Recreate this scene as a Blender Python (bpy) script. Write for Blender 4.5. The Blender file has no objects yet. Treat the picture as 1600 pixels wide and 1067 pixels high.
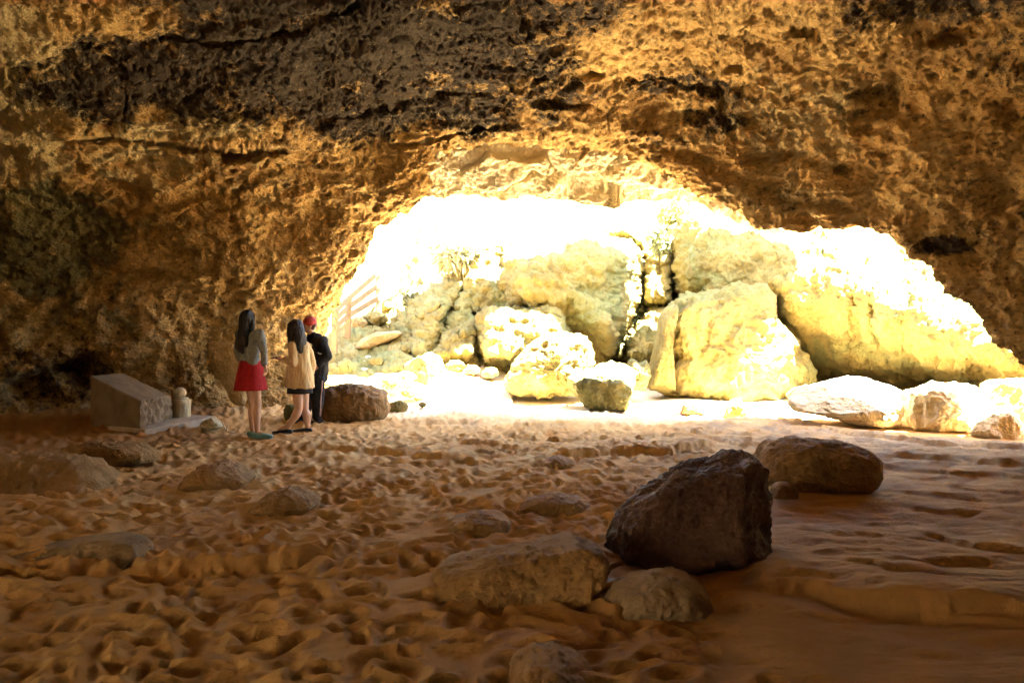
import bpy, bmesh, math, random
import numpy as np
from mathutils import Vector, Matrix

random.seed(7)
RS = np.random.RandomState(11)
scene = bpy.context.scene
COL = scene.collection

# ------------------------------------------------------------------ camera
FOC, PITCH, CAMZ = 1244.0, math.radians(1.75), 1.6
cp_, sp_ = math.cos(PITCH), math.sin(PITCH)
cam_d = bpy.data.cameras.new('camera')
cam = bpy.data.objects.new('camera', cam_d)
COL.objects.link(cam)
cam_d.sensor_width = 36.0
cam_d.lens = 36.0 * FOC / 1600.0
cam_d.clip_start = 0.05
cam_d.clip_end = 500
cam.location = (0, 0, CAMZ)
cam.rotation_euler = (math.pi / 2 - PITCH, 0, 0)
scene.camera = cam


def at(px, py, Y):
    """photo pixel + world depth Y -> world point (works on arrays)"""
    a = (np.asarray(px, float) - 800.0) / FOC
    b = (533.5 - np.asarray(py, float)) / FOC
    dy = cp_ + b * sp_
    dz = -sp_ + b * cp_
    s = np.asarray(Y, float) / dy
    return np.stack(np.broadcast_arrays(a * s, dy * s, CAMZ + dz * s), -1)


def on_ground(px, py, z=0.0):
    a = (np.asarray(px, float) - 800.0) / FOC
    b = (533.5 - np.asarray(py, float)) / FOC
    dy = cp_ + b * sp_
    dz = -sp_ + b * cp_
    s = (z - CAMZ) / dz
    return np.stack(np.broadcast_arrays(a * s, dy * s, CAMZ + dz * s), -1)


def pix(P):
    """world point -> photo pixel"""
    x = P[..., 0]; y = P[..., 1]; z = P[..., 2] - CAMZ
    f = cp_ * y - sp_ * z
    u = sp_ * y + cp_ * z
    f = np.where(np.abs(f) < 1e-6, 1e-6, f)
    return 800.0 + FOC * x / f, 533.5 - FOC * u / f, f


# ------------------------------------------------------------------ noise
_perm = RS.permutation(4096).astype(np.int64)
_grad = RS.normal(size=(4096, 3)); _grad /= np.linalg.norm(_grad, axis=1)[:, None]


def _h(ix, iy, iz):
    return _perm[(_perm[(_perm[ix & 4095] + iy) & 4095] + iz) & 4095]


def pnoise(P):
    P = np.asarray(P, float)
    i = np.floor(P).astype(np.int64); f = P - i
    w = f * f * f * (f * (f * 6 - 15) + 10)
    r = 0
    for dx in (0, 1):
        wx = w[..., 0] if dx else 1 - w[..., 0]
        for dy in (0, 1):
            wy = w[..., 1] if dy else 1 - w[..., 1]
            for dz in (0, 1):
                wz = w[..., 2] if dz else 1 - w[..., 2]
                g = _grad[_h(i[..., 0] + dx, i[..., 1] + dy, i[..., 2] + dz)]
                d = g[..., 0] * (f[..., 0] - dx) + g[..., 1] * (f[..., 1] - dy) + g[..., 2] * (f[..., 2] - dz)
                r = r + wx * wy * wz * d
    return r * 1.6


def fbm(P, octv=4, gain=0.5, seed=0.0):
    P = np.asarray(P, float) + seed * 17.31
    a, s, r = 1.0, 1.0, 0
    for k in range(octv):
        r = r + a * pnoise(P * s + k * 5.17)
        a *= gain; s *= 2.03
    return r


def ridged(P, octv=4, gain=0.5, seed=0.0):
    P = np.asarray(P, float) + seed * 11.7
    a, s, r = 1.0, 1.0, 0
    for k in range(octv):
        r = r + a * (1 - 2 * np.abs(pnoise(P * s + k * 3.3)))
        a *= gain; s *= 2.1
    return r


def worley(P, seed=0.0):
    """F1, F2 and the cell's hash"""
    P = np.asarray(P, float) + seed * 9.1
    i = np.floor(P).astype(np.int64)
    f1 = np.full(P.shape[:-1], 9.0); f2 = f1.copy(); cid = np.zeros(P.shape[:-1], np.int64)
    for dx in (-1, 0, 1):
        for dy in (-1, 0, 1):
            for dz in (-1, 0, 1):
                h = _h(i[..., 0] + dx, i[..., 1] + dy, i[..., 2] + dz)
                q = _grad[h] * 0.45 + 0.5
                d = np.sqrt((i[..., 0] + dx + q[..., 0] - P[..., 0]) ** 2 + (i[..., 1] + dy + q[..., 1] - P[..., 1]) ** 2
                            + (i[..., 2] + dz + q[..., 2] - P[..., 2]) ** 2)
                n1 = d < f1
                f2 = np.where(n1, f1, np.minimum(f2, d))
                cid = np.where(n1, h, cid)
                f1 = np.where(n1, d, f1)
    return f1, f2, cid


def sstep(a, b, x):
    t = np.clip((np.asarray(x, float) - a) / (b - a), 0, 1)
    return t * t * (3 - 2 * t)


def seg_dist(px, py, pts, closed=False):
    """distance to a polyline, and the parameter along it"""
    pts = np.asarray(pts, float)
    if closed:
        pts = np.vstack([pts, pts[:1]])
    best = np.full(np.shape(px), 1e9); par = np.zeros(np.shape(px))
    n = len(pts) - 1
    for k in range(n):
        a, b = pts[k], pts[k + 1]
        v = b - a
        L = max(v @ v, 1e-9)
        t = np.clip(((px - a[0]) * v[0] + (py - a[1]) * v[1]) / L, 0, 1)
        d = np.hypot(px - a[0] - t * v[0], py - a[1] - t * v[1])
        m = d < best
        best = np.where(m, d, best); par = np.where(m, (k + t) / n, par)
    return best, par


def inside(px, py, poly):
    poly = np.asarray(poly, float)
    r = np.zeros(np.shape(px), bool)
    n = len(poly)
    for k in range(n):
        x0, y0 = poly[k]; x1, y1 = poly[(k + 1) % n]
        if y0 == y1:
            continue
        c = ((y0 > py) != (y1 > py)) & (px < (x1 - x0) * (py - y0) / (y1 - y0) + x0)
        r ^= c
    return r


def sdist(px, py, poly):
    d, _ = seg_dist(px, py, poly, True)
    return np.where(inside(px, py, poly), -d, d)


class RBF:
    def __init__(self, X, v, power=3):
        X = np.asarray(X, float); v = np.asarray(v, float)
        self.X = X; self.p = power
        n, d = X.shape
        K = np.linalg.norm(X[:, None] - X[None], axis=2) ** power
        Q = np.hstack([np.ones((n, 1)), X])
        A = np.block([[K, Q], [Q.T, np.zeros((d + 1, d + 1))]])
        A[:n, :n] += np.eye(n) * 1e-6
        s = np.linalg.lstsq(A, np.concatenate([v, np.zeros(d + 1)]), rcond=None)[0]
        self.w, self.c = s[:n], s[n:]

    def __call__(self, P):
        sh = P.shape[:-1]
        P = P.reshape(-1, P.shape[-1])
        out = np.empty(len(P))
        for k in range(0, len(P), 60000):
            q = P[k:k + 60000]
            D = np.linalg.norm(q[:, None] - self.X[None], axis=2) ** self.p
            out[k:k + 60000] = D @ self.w + self.c[0] + q @ self.c[1:]
        return out.reshape(sh)


# ------------------------------------------------------------------ objects
def mesh_np(name, V, F, smooth=True, attrs=None):
    """mesh from numpy verts (n,3) and quads/tris (m,k)"""
    me = bpy.data.meshes.new(name)
    V = np.ascontiguousarray(V, np.float32)
    F = np.ascontiguousarray(F, np.int32)
    m, k = F.shape
    me.vertices.add(len(V)); me.vertices.foreach_set('co', V.ravel())
    me.loops.add(m * k); me.loops.foreach_set('vertex_index', F.ravel())
    me.polygons.add(m)
    me.polygons.foreach_set('loop_start', np.arange(0, m * k, k, dtype=np.int32))
    me.polygons.foreach_set('loop_total', np.full(m, k, np.int32))
    me.polygons.foreach_set('use_smooth', np.full(m, bool(smooth)))
    me.update(calc_edges=True)
    me.validate()
    for an, av in (attrs or {}).items():
        a = me.attributes.new(an, 'FLOAT', 'POINT')
        a.data.foreach_set('value', np.ascontiguousarray(np.ravel(av), np.float32))
    return me


def link(name, me, mat=None, parent=None, loc=None):
    o = bpy.data.objects.new(name, me)
    COL.objects.link(o)
    if mat is not None and me is not None:
        me.materials.clear(); me.materials.append(mat)
    if loc is not None:
        o.location = loc
    if parent is not None:
        o.parent = parent
    return o


def tag(o, label=None, cat=None, group=None, kind=None):
    if label: o['label'] = label
    if cat: o['category'] = cat
    if group: o['group'] = group
    if kind: o['kind'] = kind
    return o


def grid_faces(nr, nc, keep=None):
    i = np.arange(nr * nc).reshape(nr, nc)
    F = np.stack([i[:-1, :-1], i[:-1, 1:], i[1:, 1:], i[1:, :-1]], -1).reshape(-1, 4)
    if keep is not None:
        F = F[keep.reshape(-1)]
    return F


def bm_mesh(bm, name, smooth=True):
    bmesh.ops.recalc_face_normals(bm, faces=bm.faces[:])
    for f in bm.faces:
        f.smooth = smooth
    me = bpy.data.meshes.new(name)
    bm.to_mesh(me); bm.free()
    return me


# ------------------------------------------------------------------ materials
def C3(h):
    return (h[0], h[1], h[2], 1.0)


class NT:
    def __init__(self, name):
        self.m = bpy.data.materials.new(name)
        self.m.use_nodes = True
        self.t = self.m.node_tree
        self.n = self.t.nodes
        self.b = self.n['Principled BSDF']
        self.co = self.n.new('ShaderNodeTexCoord').outputs['Object']

    def L(self, a, b):
        self.t.links.new(a, b)

    def scale(self, s, rot=(0, 0, 0)):
        mp = self.n.new('ShaderNodeMapping')
        mp.inputs['Scale'].default_value = s if isinstance(s, tuple) else (s, s, s)
        mp.inputs['Rotation'].default_value = rot
        self.L(self.co, mp.inputs['Vector'])
        return mp.outputs[0]

    def noise(self, s, detail=6, rough=0.6, dist=0.0, rot=(0, 0, 0)):
        n = self.n.new('ShaderNodeTexNoise')
        n.inputs['Scale'].default_value = 1.0
        n.inputs['Detail'].default_value = detail
        n.inputs['Roughness'].default_value = rough
        n.inputs['Distortion'].default_value = dist
        self.L(self.scale(s, rot), n.inputs['Vector'])
        return n.outputs['Fac']

    def vor(self, s, feature='F1', rand=1.0):
        n = self.n.new('ShaderNodeTexVoronoi')
        n.feature = feature
        n.inputs['Scale'].default_value = 1.0
        n.inputs['Randomness'].default_value = rand
        self.L(self.scale(s), n.inputs['Vector'])
        return n.outputs['Distance']

    def ramp(self, fac, stops):
        r = self.n.new('ShaderNodeValToRGB')
        e = r.color_ramp.elements
        while len(e) < len(stops):
            e.new(0.5)
        for k, (p, c) in enumerate(stops):
            e[k].position = p
            e[k].color = c if len(c) == 4 else C3(c)
        self.L(fac, r.inputs[0])
        return r.outputs[0]

    def mix(self, fac, a, b, mode='MIX'):
        m = self.n.new('ShaderNodeMix'); m.data_type = 'RGBA'; m.blend_type = mode
        for sock, v in ((m.inputs[0], fac), (m.inputs[6], a), (m.inputs[7], b)):
            if isinstance(v, (int, float)):
                sock.default_value = v
            elif isinstance(v, tuple):
                sock.default_value = C3(v)
            else:
                self.L(v, sock)
        return m.outputs[2]

    def math(self, op, a, b=0.0, c=None, clamp=False):
        m = self.n.new('ShaderNodeMath'); m.operation = op; m.use_clamp = clamp
        for k, v in enumerate((a, b) if c is None else (a, b, c)):
            if isinstance(v, (int, float)):
                m.inputs[k].default_value = v
            else:
                self.L(v, m.inputs[k])
        return m.outputs[0]

    def attr(self, name):
        a = self.n.new('ShaderNodeAttribute'); a.attribute_name = name
        return a.outputs['Fac']

    def bump(self, h, strength=0.5, dist=0.05, nrm=None):
        b = self.n.new('ShaderNodeBump')
        b.inputs['Strength'].default_value = strength
        b.inputs['Distance'].default_value = dist
        self.L(h, b.inputs['Height'])
        if nrm is not None:
            self.L(nrm, b.inputs['Normal'])
        return b.outputs[0]

    def out(self, color=None, rough=None, nrm=None, spec=0.3):
        for k, v in (('Base Color', color), ('Roughness', rough), ('Normal', nrm)):
            if v is None:
                continue
            if isinstance(v, (int, float)):
                self.b.inputs[k].default_value = v
            elif isinstance(v, tuple):
                self.b.inputs[k].default_value = C3(v)
            else:
                self.L(v, self.b.inputs[k])
        self.b.inputs['Specular IOR Level'].default_value = spec
        return self.m


def rock_material(name, pale, mid, dark, sc=1.0, crust=0.5, bump=0.6, rough=0.88, spec=0.25, tint=None):
    t = NT(name)
    a = t.noise(1.1 * sc, 7, 0.62, 0.4)
    col = t.ramp(a, [(0.3, dark), (0.46, mid), (0.6, pale), (0.78, mid)])
    if tint:
        col = t.mix(t.ramp(t.noise(0.9 * sc, 5, 0.6, 0.8), [(0.48, (0, 0, 0)), (0.62, (1, 1, 1))]), col, tint)
    sp = t.noise(16 * sc, 8, 0.72)
    col = t.mix(t.ramp(sp, [(0.30, (crust, crust, crust)), (0.47, (0, 0, 0))]), col, tuple(v * 0.35 for v in dark))
    h = t.math('ADD', t.math('MULTIPLY', t.noise(6 * sc, 12, 0.72), 1.6),
               t.math('MULTIPLY', t.math('MINIMUM', t.vor(22 * sc), 0.45), 0.5))
    return t.out(col, rough, t.bump(h, min(1.0, bump * 1.25), 0.12 / sc), spec)


# rock and sand base colours
M = {}
M['ochre'] = rock_material('ochre_limestone', (0.50, 0.36, 0.16), (0.38, 0.25, 0.10), (0.22, 0.14, 0.06), 1.0, 0.6)
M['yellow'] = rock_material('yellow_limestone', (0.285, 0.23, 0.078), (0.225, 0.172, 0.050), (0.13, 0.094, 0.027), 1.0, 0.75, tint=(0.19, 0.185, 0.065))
M['olive'] = rock_material('olive_limestone', (0.20, 0.175, 0.065), (0.14, 0.12, 0.038), (0.075, 0.065, 0.022), 1.3, 0.7, tint=(0.10, 0.105, 0.03))
M['white'] = rock_material('white_limestone', (0.72, 0.64, 0.48), (0.64, 0.54, 0.34), (0.46, 0.36, 0.20), 1.4, 0.6)
M['brown'] = rock_material('brown_sandstone', (0.34, 0.21, 0.09), (0.25, 0.15, 0.065), (0.15, 0.09, 0.04), 1.6, 0.5)
M['wetdark'] = rock_material('dark_wet_rock', (0.15, 0.075, 0.045), (0.11, 0.05, 0.03), (0.055, 0.026, 0.017), 2.0, 0.4, 0.9, 0.62, 0.35)
M['sandrock'] = rock_material('sandy_rock', (0.50, 0.35, 0.18), (0.42, 0.28, 0.13), (0.30, 0.18, 0.08), 1.8, 0.4, 0.5)
M['sandhump'] = rock_material('sand_crusted_rock', (0.31, 0.185, 0.072), (0.26, 0.15, 0.055), (0.19, 0.105, 0.036), 1.6, 0.15, 0.5)
M['grey'] = rock_material('grey_sandstone', (0.27, 0.19, 0.105), (0.22, 0.15, 0.08), (0.15, 0.098, 0.05), 1.2, 0.2, 0.4)
M['plinth'] = rock_material('dressed_stone', (0.21, 0.15, 0.092), (0.17, 0.12, 0.072), (0.12, 0.08, 0.048), 2.5, 0.25, 0.35)
M['paleslab'] = rock_material('pale_smooth_stone', (0.50, 0.42, 0.27), (0.42, 0.34, 0.20), (0.32, 0.25, 0.14), 2.0, 0.2, 0.25)


def cave_material():
    t = NT('cave_rock')
    a = t.noise(0.8, 8, 0.62, 0.5)
    col = t.ramp(a, [(0.30, (0.30, 0.165, 0.05)), (0.44, (0.50, 0.30, 0.095)), (0.56, (0.66, 0.43, 0.16)), (0.72, (0.56, 0.36, 0.125))])
    nz = t.noise(3.1, 7, 0.7)
    nz2 = t.noise(7.5, 8, 0.75)

    def zone(col, attr, c, w=0.9, n=nz):
        f = t.math('ADD', t.attr(attr), t.math('MULTIPLY', t.math('SUBTRACT', n, 0.5), 2.4))
        f = t.math('MULTIPLY', t.math('MULTIPLY', t.ramp(f, [(0.35, (0, 0, 0)), (0.75, (1, 1, 1))]), w),
                   t.math('MINIMUM', t.math('MULTIPLY', t.attr(attr), 3.0), 1.0))
        return t.mix(f, col, c)
    sp = t.noise((15, 15, 22), 10, 0.78)
    col = t.mix(t.ramp(sp, [(0.36, (0.9, 0.9, 0.9)), (0.46, (0, 0, 0))]), col, (0.05, 0.026, 0.012))
    col = t.mix(t.ramp(t.noise(24, 8, 0.75), [(0.54, (0, 0, 0)), (0.66, (0.55, 0.55, 0.55))]), col, (0.72, 0.54, 0.26))
    col = zone(col, 'pale', (0.56, 0.44, 0.22), 0.85)
    col = zone(col, 'green', (0.13, 0.14, 0.06), 0.85)
    col = zone(col, 'soot_shade', (0.020, 0.012, 0.008), 0.95, nz2)
    h = t.math('ADD', t.noise(12, 12, 0.78), t.math('MULTIPLY', t.math('MINIMUM', t.vor(17), 0.5), 0.6))
    h2 = t.noise((18, 18, 50), 8, 0.75)
    h = t.math('ADD', h, t.math('MULTIPLY', h2, 0.5))
    return t.out(col, 0.85, t.bump(h, 1.0, 0.14), 0.25)


def sand_material():
    t = NT('sand')
    a = t.noise(0.9, 6, 0.6, 0.3)
    col = t.ramp(a, [(0.32, (0.44, 0.255, 0.088)), (0.5, (0.57, 0.355, 0.135)), (0.68, (0.64, 0.425, 0.175))])
    col = t.mix(t.ramp(t.noise(30, 6, 0.7), [(0.33, (0.5, 0.5, 0.5)), (0.46, (0, 0, 0))]), col, (0.26, 0.14, 0.055))
    col = t.mix(t.math('MULTIPLY', t.attr('rock'), t.ramp(t.noise(2.6, 7, 0.7), [(0.36, (0.2, 0.2, 0.2)), (0.55, (1, 1, 1))])), col, (0.33, 0.235, 0.135))
    col = t.mix(t.math('MULTIPLY', t.attr('damp_shade'), t.ramp(t.noise(1.3, 6, 0.65), [(0.3, (.75, .75, .75)), (0.65, (1, 1, 1))])), col, (0.31, 0.160, 0.055))  # darkens moist sand and paints shade over the inner floor
    col = t.mix(t.attr('dry'), col, (0.74, 0.60, 0.38))  # dry sand outside painted paler to bounce more light
    wet = t.math('MULTIPLY', t.attr('wet'), t.ramp(t.noise(2.1, 6, 0.7), [(0.42, (0, 0, 0)), (0.58, (1, 1, 1))]))
    col = t.mix(t.math('MULTIPLY', wet, 0.55), col, (0.17, 0.085, 0.03))
    rg = t.math('SUBTRACT', 0.92, t.math('MULTIPLY', wet, 0.28))
    h = t.math('ADD', t.noise(16, 12, 0.75), t.math('MULTIPLY', t.noise(120, 4, 0.7), 0.35))
    return t.out(col, rg, t.bump(h, 0.75, 0.04), 0.14)


M['cave'] = cave_material()
M['sand'] = sand_material()


def plain(name, c, rough=0.8, var=0.25, sc=20.0, bump=0.15, spec=0.25, bd=0.01):
    t = NT(name)
    d = tuple(v * (1 - var) for v in c); p = tuple(min(1, v * (1 + var)) for v in c)
    col = t.ramp(t.noise(sc, 6, 0.6), [(0.35, d), (0.65, p)])
    return t.out(col, rough, t.bump(t.noise(sc * 3, 6, 0.6), bump, bd), spec)


# ------------------------------------------------------------------ world and sun
SUN = Vector((0.36, -0.12, 1.0)).normalized()
w = bpy.data.worlds.new('World'); scene.world = w; w.use_nodes = True
sky = w.node_tree.nodes.new('ShaderNodeTexSky')
sky.sky_type = 'NISHITA'; sky.sun_disc = False
sky.sun_elevation = math.asin(SUN.z)
sky.sun_rotation = math.atan2(SUN.x, SUN.y)
bg = w.node_tree.nodes['Background']
w.node_tree.links.new(sky.outputs[0], bg.inputs[0])
bg.inputs[1].default_value = 0.055
sl = bpy.data.lights.new('sun', 'SUN'); sl.energy = 5.0; sl.angle = math.radians(0.5); sl.color = (1.0, 0.92, 0.78)
so = bpy.data.objects.new('sun', sl); COL.objects.link(so)
so.rotation_euler = SUN.to_track_quat('Z', 'Y').to_euler()
so.location = (8, -3, 20)
vs = scene.view_settings
scene.display_settings.display_device = 'sRGB'
vs.view_transform = 'Standard'; vs.look = 'None'; vs.exposure = 5.9; vs.gamma = 1.0
cy = scene.cycles
cy.max_bounces = 12; cy.diffuse_bounces = 8; cy.glossy_bounces = 3; cy.use_denoising = True
cy.sample_clamp_indirect = 12.0
cy.use_adaptive_sampling = False

# ================================================================== CAVE SHELL
OPEN = [(470, 700), (506, 655), (512, 600), (516, 560), (510, 535), (519, 509), (533, 470), (554, 428), (577, 392), (591, 352), (612, 345), (635, 337),
        (648, 322), (665, 309), (677, 288), (690, 266), (700, 255), (713, 243), (727, 236), (760, 230), (800, 228), (850, 232), (900, 231), (946, 234),
        (995, 253), (1020, 262), (1049, 278), (1066, 292), (1080, 303), (1112, 312), (1135, 322), (1153, 330), (1177, 351), (1200, 358), (1232, 361),
        (1275, 358), (1326, 355), (1350, 362), (1374, 369), (1395, 380), (1417, 398), (1452, 418), (1462, 436), (1476, 457), (1495, 465), (1511, 469),
        (1522, 486), (1531, 501), (1547, 532), (1570, 552), (1600, 577), (1660, 625), (1720, 700), (1720, 760), (1000, 900), (470, 760)]


def dirs_of(px, py):
    v = at(px, py, 10.0) - np.array([0, 0, CAMZ])
    return v / np.linalg.norm(v, axis=-1, keepdims=True)


ctl = [(-500, 660, 9.6), (-300, 655, 10.5), (0, 650, 11.6), (150, 640, 12.2), (330, 625, 12.9), (430, 612, 13.4), (505, 600, 14.0), (600, 650, 14.2),
       (900, 700, 14), (1200, 700, 13), (1500, 720, 10.2), (1700, 700, 9.1), (-300, 450, 10.9), (0, 450, 12.1), (150, 450, 12.4), (330, 450, 12.7), (450, 470, 13.2), (520, 500, 13.8),
       (540, 440, 13.4), (590, 370, 13.0), (650, 290, 12.8), (700, 245, 12.6), (-300, 240, 9.6), (0, 240, 10.9), (200, 230, 11.4), (370, 240, 11.8),
       (500, 230, 12.1), (600, 200, 12.2), (450, 340, 12.7), (150, 340, 12.1), (0, 100, 9.3), (200, 100, 9.8), (400, 100, 10.2), (600, 100, 10.7), (800, 100, 11.0),
       (800, 200, 12.2), (900, 225, 12.4), (1000, 245, 12.3), (0, -60, 7.5), (400, -60, 8.3), (800, -60, 8.9), (1200, -60, 8.6), (1600, -60, 7.6), (1900, -60, 6.4),
       (-300, -60, 6.6), (1100, 300, 12.0), (1200, 345, 11.6), (1300, 352, 11.0), (1400, 385, 10.4), (1480, 450, 10.0), (1547, 532, 9.75), (1620, 590, 9.5),
       (1000, 100, 11.0), (1200, 100, 10.6), (1400, 100, 9.7), (1600, 100, 8.7), (1200, 220, 11.4), (1400, 220, 10.2), (1600, 220, 9.1), (1500, 330, 9.8),
       (1600, 400, 9.4), (1600, 500, 9.45), (1800, 300, 8.0), (1800, 520, 8.9), (900, 450, 13.2), (1200, 500, 12.1)]
ctl = np.array(ctl, float)
X = dirs_of(ctl[:, 0], ctl[:, 1])
Rr = np.linalg.norm(at(ctl[:, 0], ctl[:, 1], ctl[:, 2]) - np.array([0, 0, CAMZ]), axis=1)
exX, exR = [], []
for az in (-170, -135, -100, -70, 70, 100, 135, 170):
    for el, r in ((-20, 8.0), (0, 9.0), (28, 6.6), (55, 5.0)):
        a, e = math.radians(az), math.radians(el)
        exX.append((math.sin(a) * math.cos(e), math.cos(a) * math.cos(e), math.sin(e))); exR.append(r)
for az in (-40, 0, 40):
    for el, r in ((40, 6.4), (60, 5.2), (-22, 9.5)):
        a, e = math.radians(az), math.radians(el)
        exX.append((math.sin(a) * math.cos(e), math.cos(a) * math.cos(e), math.sin(e))); exR.append(r)
exX.append((0, 0, 1)); exR.append(4.6)
shell = RBF(np.vstack([X, exX]), np.log(np.concatenate([Rr, exR])))

DEG = math.pi / 180
az = np.concatenate([np.linspace(-180, -37, 90)[:-1], np.linspace(-37, 37, 860), np.linspace(37, 180, 90)[1:]]) * DEG
el = np.concatenate([np.linspace(-13, -7.8, 12)[:-1], np.linspace(-7.8, 24, 400), np.linspace(24, 88, 45)[1:]]) * DEG
AZ, EL = np.meshgrid(az, el)
D = np.stack([np.sin(AZ) * np.cos(EL), np.cos(AZ) * np.cos(EL), np.sin(EL)], -1)
PX, PY, FW = pix(D + np.array([0, 0, CAMZ]))
front = (FW > 0.3)
PXs = np.where(front, PX, -9999.0); PYs = np.where(front, PY, -9999.0)
# ragged rim: noise bends the traced outline a little
rag = 7.0 * fbm(np.stack([PXs, PYs, 0 * PXs], -1) / 34.0, 4, 0.6)
SD = sdist(PXs, PYs, OPEN) + rag
cell = 1.9
# snap verts near the rim onto it
gx = np.zeros_like(SD); gy = np.zeros_like(SD)
gy[1:-1] = (SD[2:] - SD[:-2]); gx[:, 1:-1] = (SD[:, 2:] - SD[:, :-2])
daz = np.gradient(AZ, axis=1); del_ = np.gradient(EL, axis=0)
ga = gx / (2 * daz); ge = gy / (2 * del_)
g2 = np.maximum(ga ** 2 + ge ** 2, 1e-9)
near = front & (np.abs(SD) < cell)
AZ2 = np.where(near, AZ - SD * ga / g2, AZ); EL2 = np.where(near, EL - SD * ge / g2, EL)
D = np.stack([np.sin(AZ2) * np.cos(EL2), np.cos(AZ2) * np.cos(EL2), np.sin(EL2)], -1)
SDn = np.where(near, 0.0, SD)
R = np.exp(shell(D))
RS0 = R.copy()
# rim rolls outward
rim = np.clip(1 - SDn / 60.0, 0, 1)
R = R + np.where(front, 0.28 * (1 - sstep(1050, 1300, PXs)) * rim ** 2.5, 0)

# features drawn on the rock itself
def groove(pts, width, depth):
    d, t = seg_dist(PXs, PYs, pts)
    d = np.abs(d + 4.0 * pnoise(np.stack([PXs, PYs, 0 * PXs], -1) / 15.0))
    return depth * np.exp(-(d / width) ** 2)

step_l = [(60, 205), (110, 216), (180, 216), (240, 226), (300, 229), (350, 238), (430, 232), (470, 236)]
d_, t_ = seg_dist(PXs, PYs, step_l)
ly = np.interp(PXs, [p[0] for p in step_l], [p[1] for p in step_l])
above = np.clip((ly - PYs) / 80.0, -1, 1)
mask = sstep(30, 110, PXs) * (1 - sstep(400, 500, PXs))
R = R - mask * 0.30 * np.where(above > 0, sstep(0, 0.06, above) * (1 - sstep(0.15, 1.0, above)), 0)
R = R + groove(step_l, 3.5, 0.25) * mask
R = R + groove([(352, 243), (375, 240), (400, 238)], 6.5, 0.55)
R = R + groove([(610, 228), (660, 228), (700, 218), (745, 208), (800, 195)], 3.0, 0.16)
R = R + groove([(1108, 0), (1112, 60), (1122, 120), (1130, 175), (1150, 215)], 6.0, 0.12)
R = R + groove([(250, 60), (400, 55), (480, 30), (560, 5)], 6.0, 0.15)
R = R + groove([(500, 185), (620, 165), (760, 150), (850, 120)], 6.0, 0.12)
# shelves under the dark ceiling bands at right
for pts, dd in (([(960, 135), (1010, 125), (1075, 135), (1110, 140)], .14), ([(1050, 190), (1110, 175), (1135, 160)], .14), ([(960, 215), (1040, 232), (1120, 262), (1240, 320)], .10),
                ([(1340, 180), (1400, 175), (1395, 120)], .2), ([(1430, 370), (1480, 395), (1530, 410)], .08), ([(1180, 250), (1250, 240), (1290, 262)], .16), ([(90, 575), (150, 560), (175, 580)], .5), ([(20, 600), (70, 590)], .4),
                ([(120, 410), (200, 430), (330, 420)], .14), ([(200, 330), (330, 300), (450, 320)], .12), ([(30, 255), (120, 262), (230, 300)], .16)):
    R = R + groove(pts, 9.0, dd)
for hx, hy, rx, ry, dd in ((1317, 266, 13, 10, .5), (1372, 152, 30, 18, .3), (1262, 40, 26, 12, .25), (1150, 95, 20, 14, .2), (1480, 55, 40, 16, .25), (1205, 290, 20, 9, .2),
                           (1300, 320, 45, 10, .2), (1350, 200, 26, 10, .15), (870, 160, 40, 8, .2), (930, 120, 30, 8, .15), (130, 580, 22, 18, .7), (60, 615, 40, 14, .5), (1560, 300, 30, 30, .25), (1580, 180, 30, 20, .2)):
    q = ((PXs - hx) / rx) ** 2 + ((PYs - hy) / ry) ** 2
    q = q * (1 + 0.6 * pnoise(np.stack([PXs, PYs, 0 * PXs], -1) / 12.0))
    R = R + dd * np.exp(-np.clip(q, 0, 40) ** 1.5)
P0 = D * R[..., None] + np.array([0, 0, CAMZ])
PS = D * RS0[..., None] + np.array([0, 0, CAMZ])
# normals pointing into the cave, then rock displacement
du = np.gradient(PS, axis=1); dv = np.gradient(PS, axis=0)
N = np.cross(du, dv); N /= np.maximum(np.linalg.norm(N, axis=-1, keepdims=True), 1e-9)
N *= -np.sign((N * D).sum(-1, keepdims=True))
Q = P0 * np.array([1, 1, 1.35])
dsp = 0.16 * fbm(Q * 0.55, 3, 0.5) + 0.055 * ridged(Q * 1.3, 3, 0.5, 2) - 0.06
f1, f2, cid = worley(Q * 1.15 + 0.25 * np.stack([fbm(Q * 1.5, 2, .5, k) for k in (4, 5, 6)], -1), 1)
dsp += 0.07 * ((cid % 97) / 97.0 - 0.5) * sstep(0.0, 0.18, f2 - f1) - 0.035 * (1 - sstep(0.0, 0.10, f2 - f1))
dsp += 0.040 * fbm(Q * 4.0, 3, 0.6, 7)
f1b, f2b, cb = worley(Q * 5.5 + 0.35 * np.stack([fbm(Q * 5, 2, .5, k) for k in (14, 15, 16)], -1), 3)
dsp += 0.045 * ((cb % 89) / 89.0 - 0.5) * sstep(0.0, 0.25, f2b - f1b)
mrough = 0.25 + 1.0 * sstep(-0.35, 0.45, fbm(P0 * 0.7, 3, .55, 51))
msc = sstep(-0.2, 0.3, fbm(P0 * 0.45, 3, .55, 52))
dsp += 0.7 * mrough * (0.036 * ridged(P0 * np.array([2.6, 6.0, 10.0]), 3, 0.55, 31) - 0.02) * (0.4 + 0.6 * msc)
dsp += mrough * 0.030 * fbm(P0 * np.array([5.5, 11, 14.0]), 3, 0.72, 9)
dsp += 0.02 * (1 - msc) * fbm(P0 * np.array([18, 18, 9.0]), 2, 0.7, 33) - 0.035 * sstep(0.25, 0.6, fbm(Q * 9, 2, .5, 21))
PC = P0 + N * dsp[..., None]

# staining of the vault, plus shade painted in at wall base and top corner
wob = fbm(np.stack([PXs, PYs, 0 * PXs], -1) / 90.0, 4, 0.55, 3)

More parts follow.
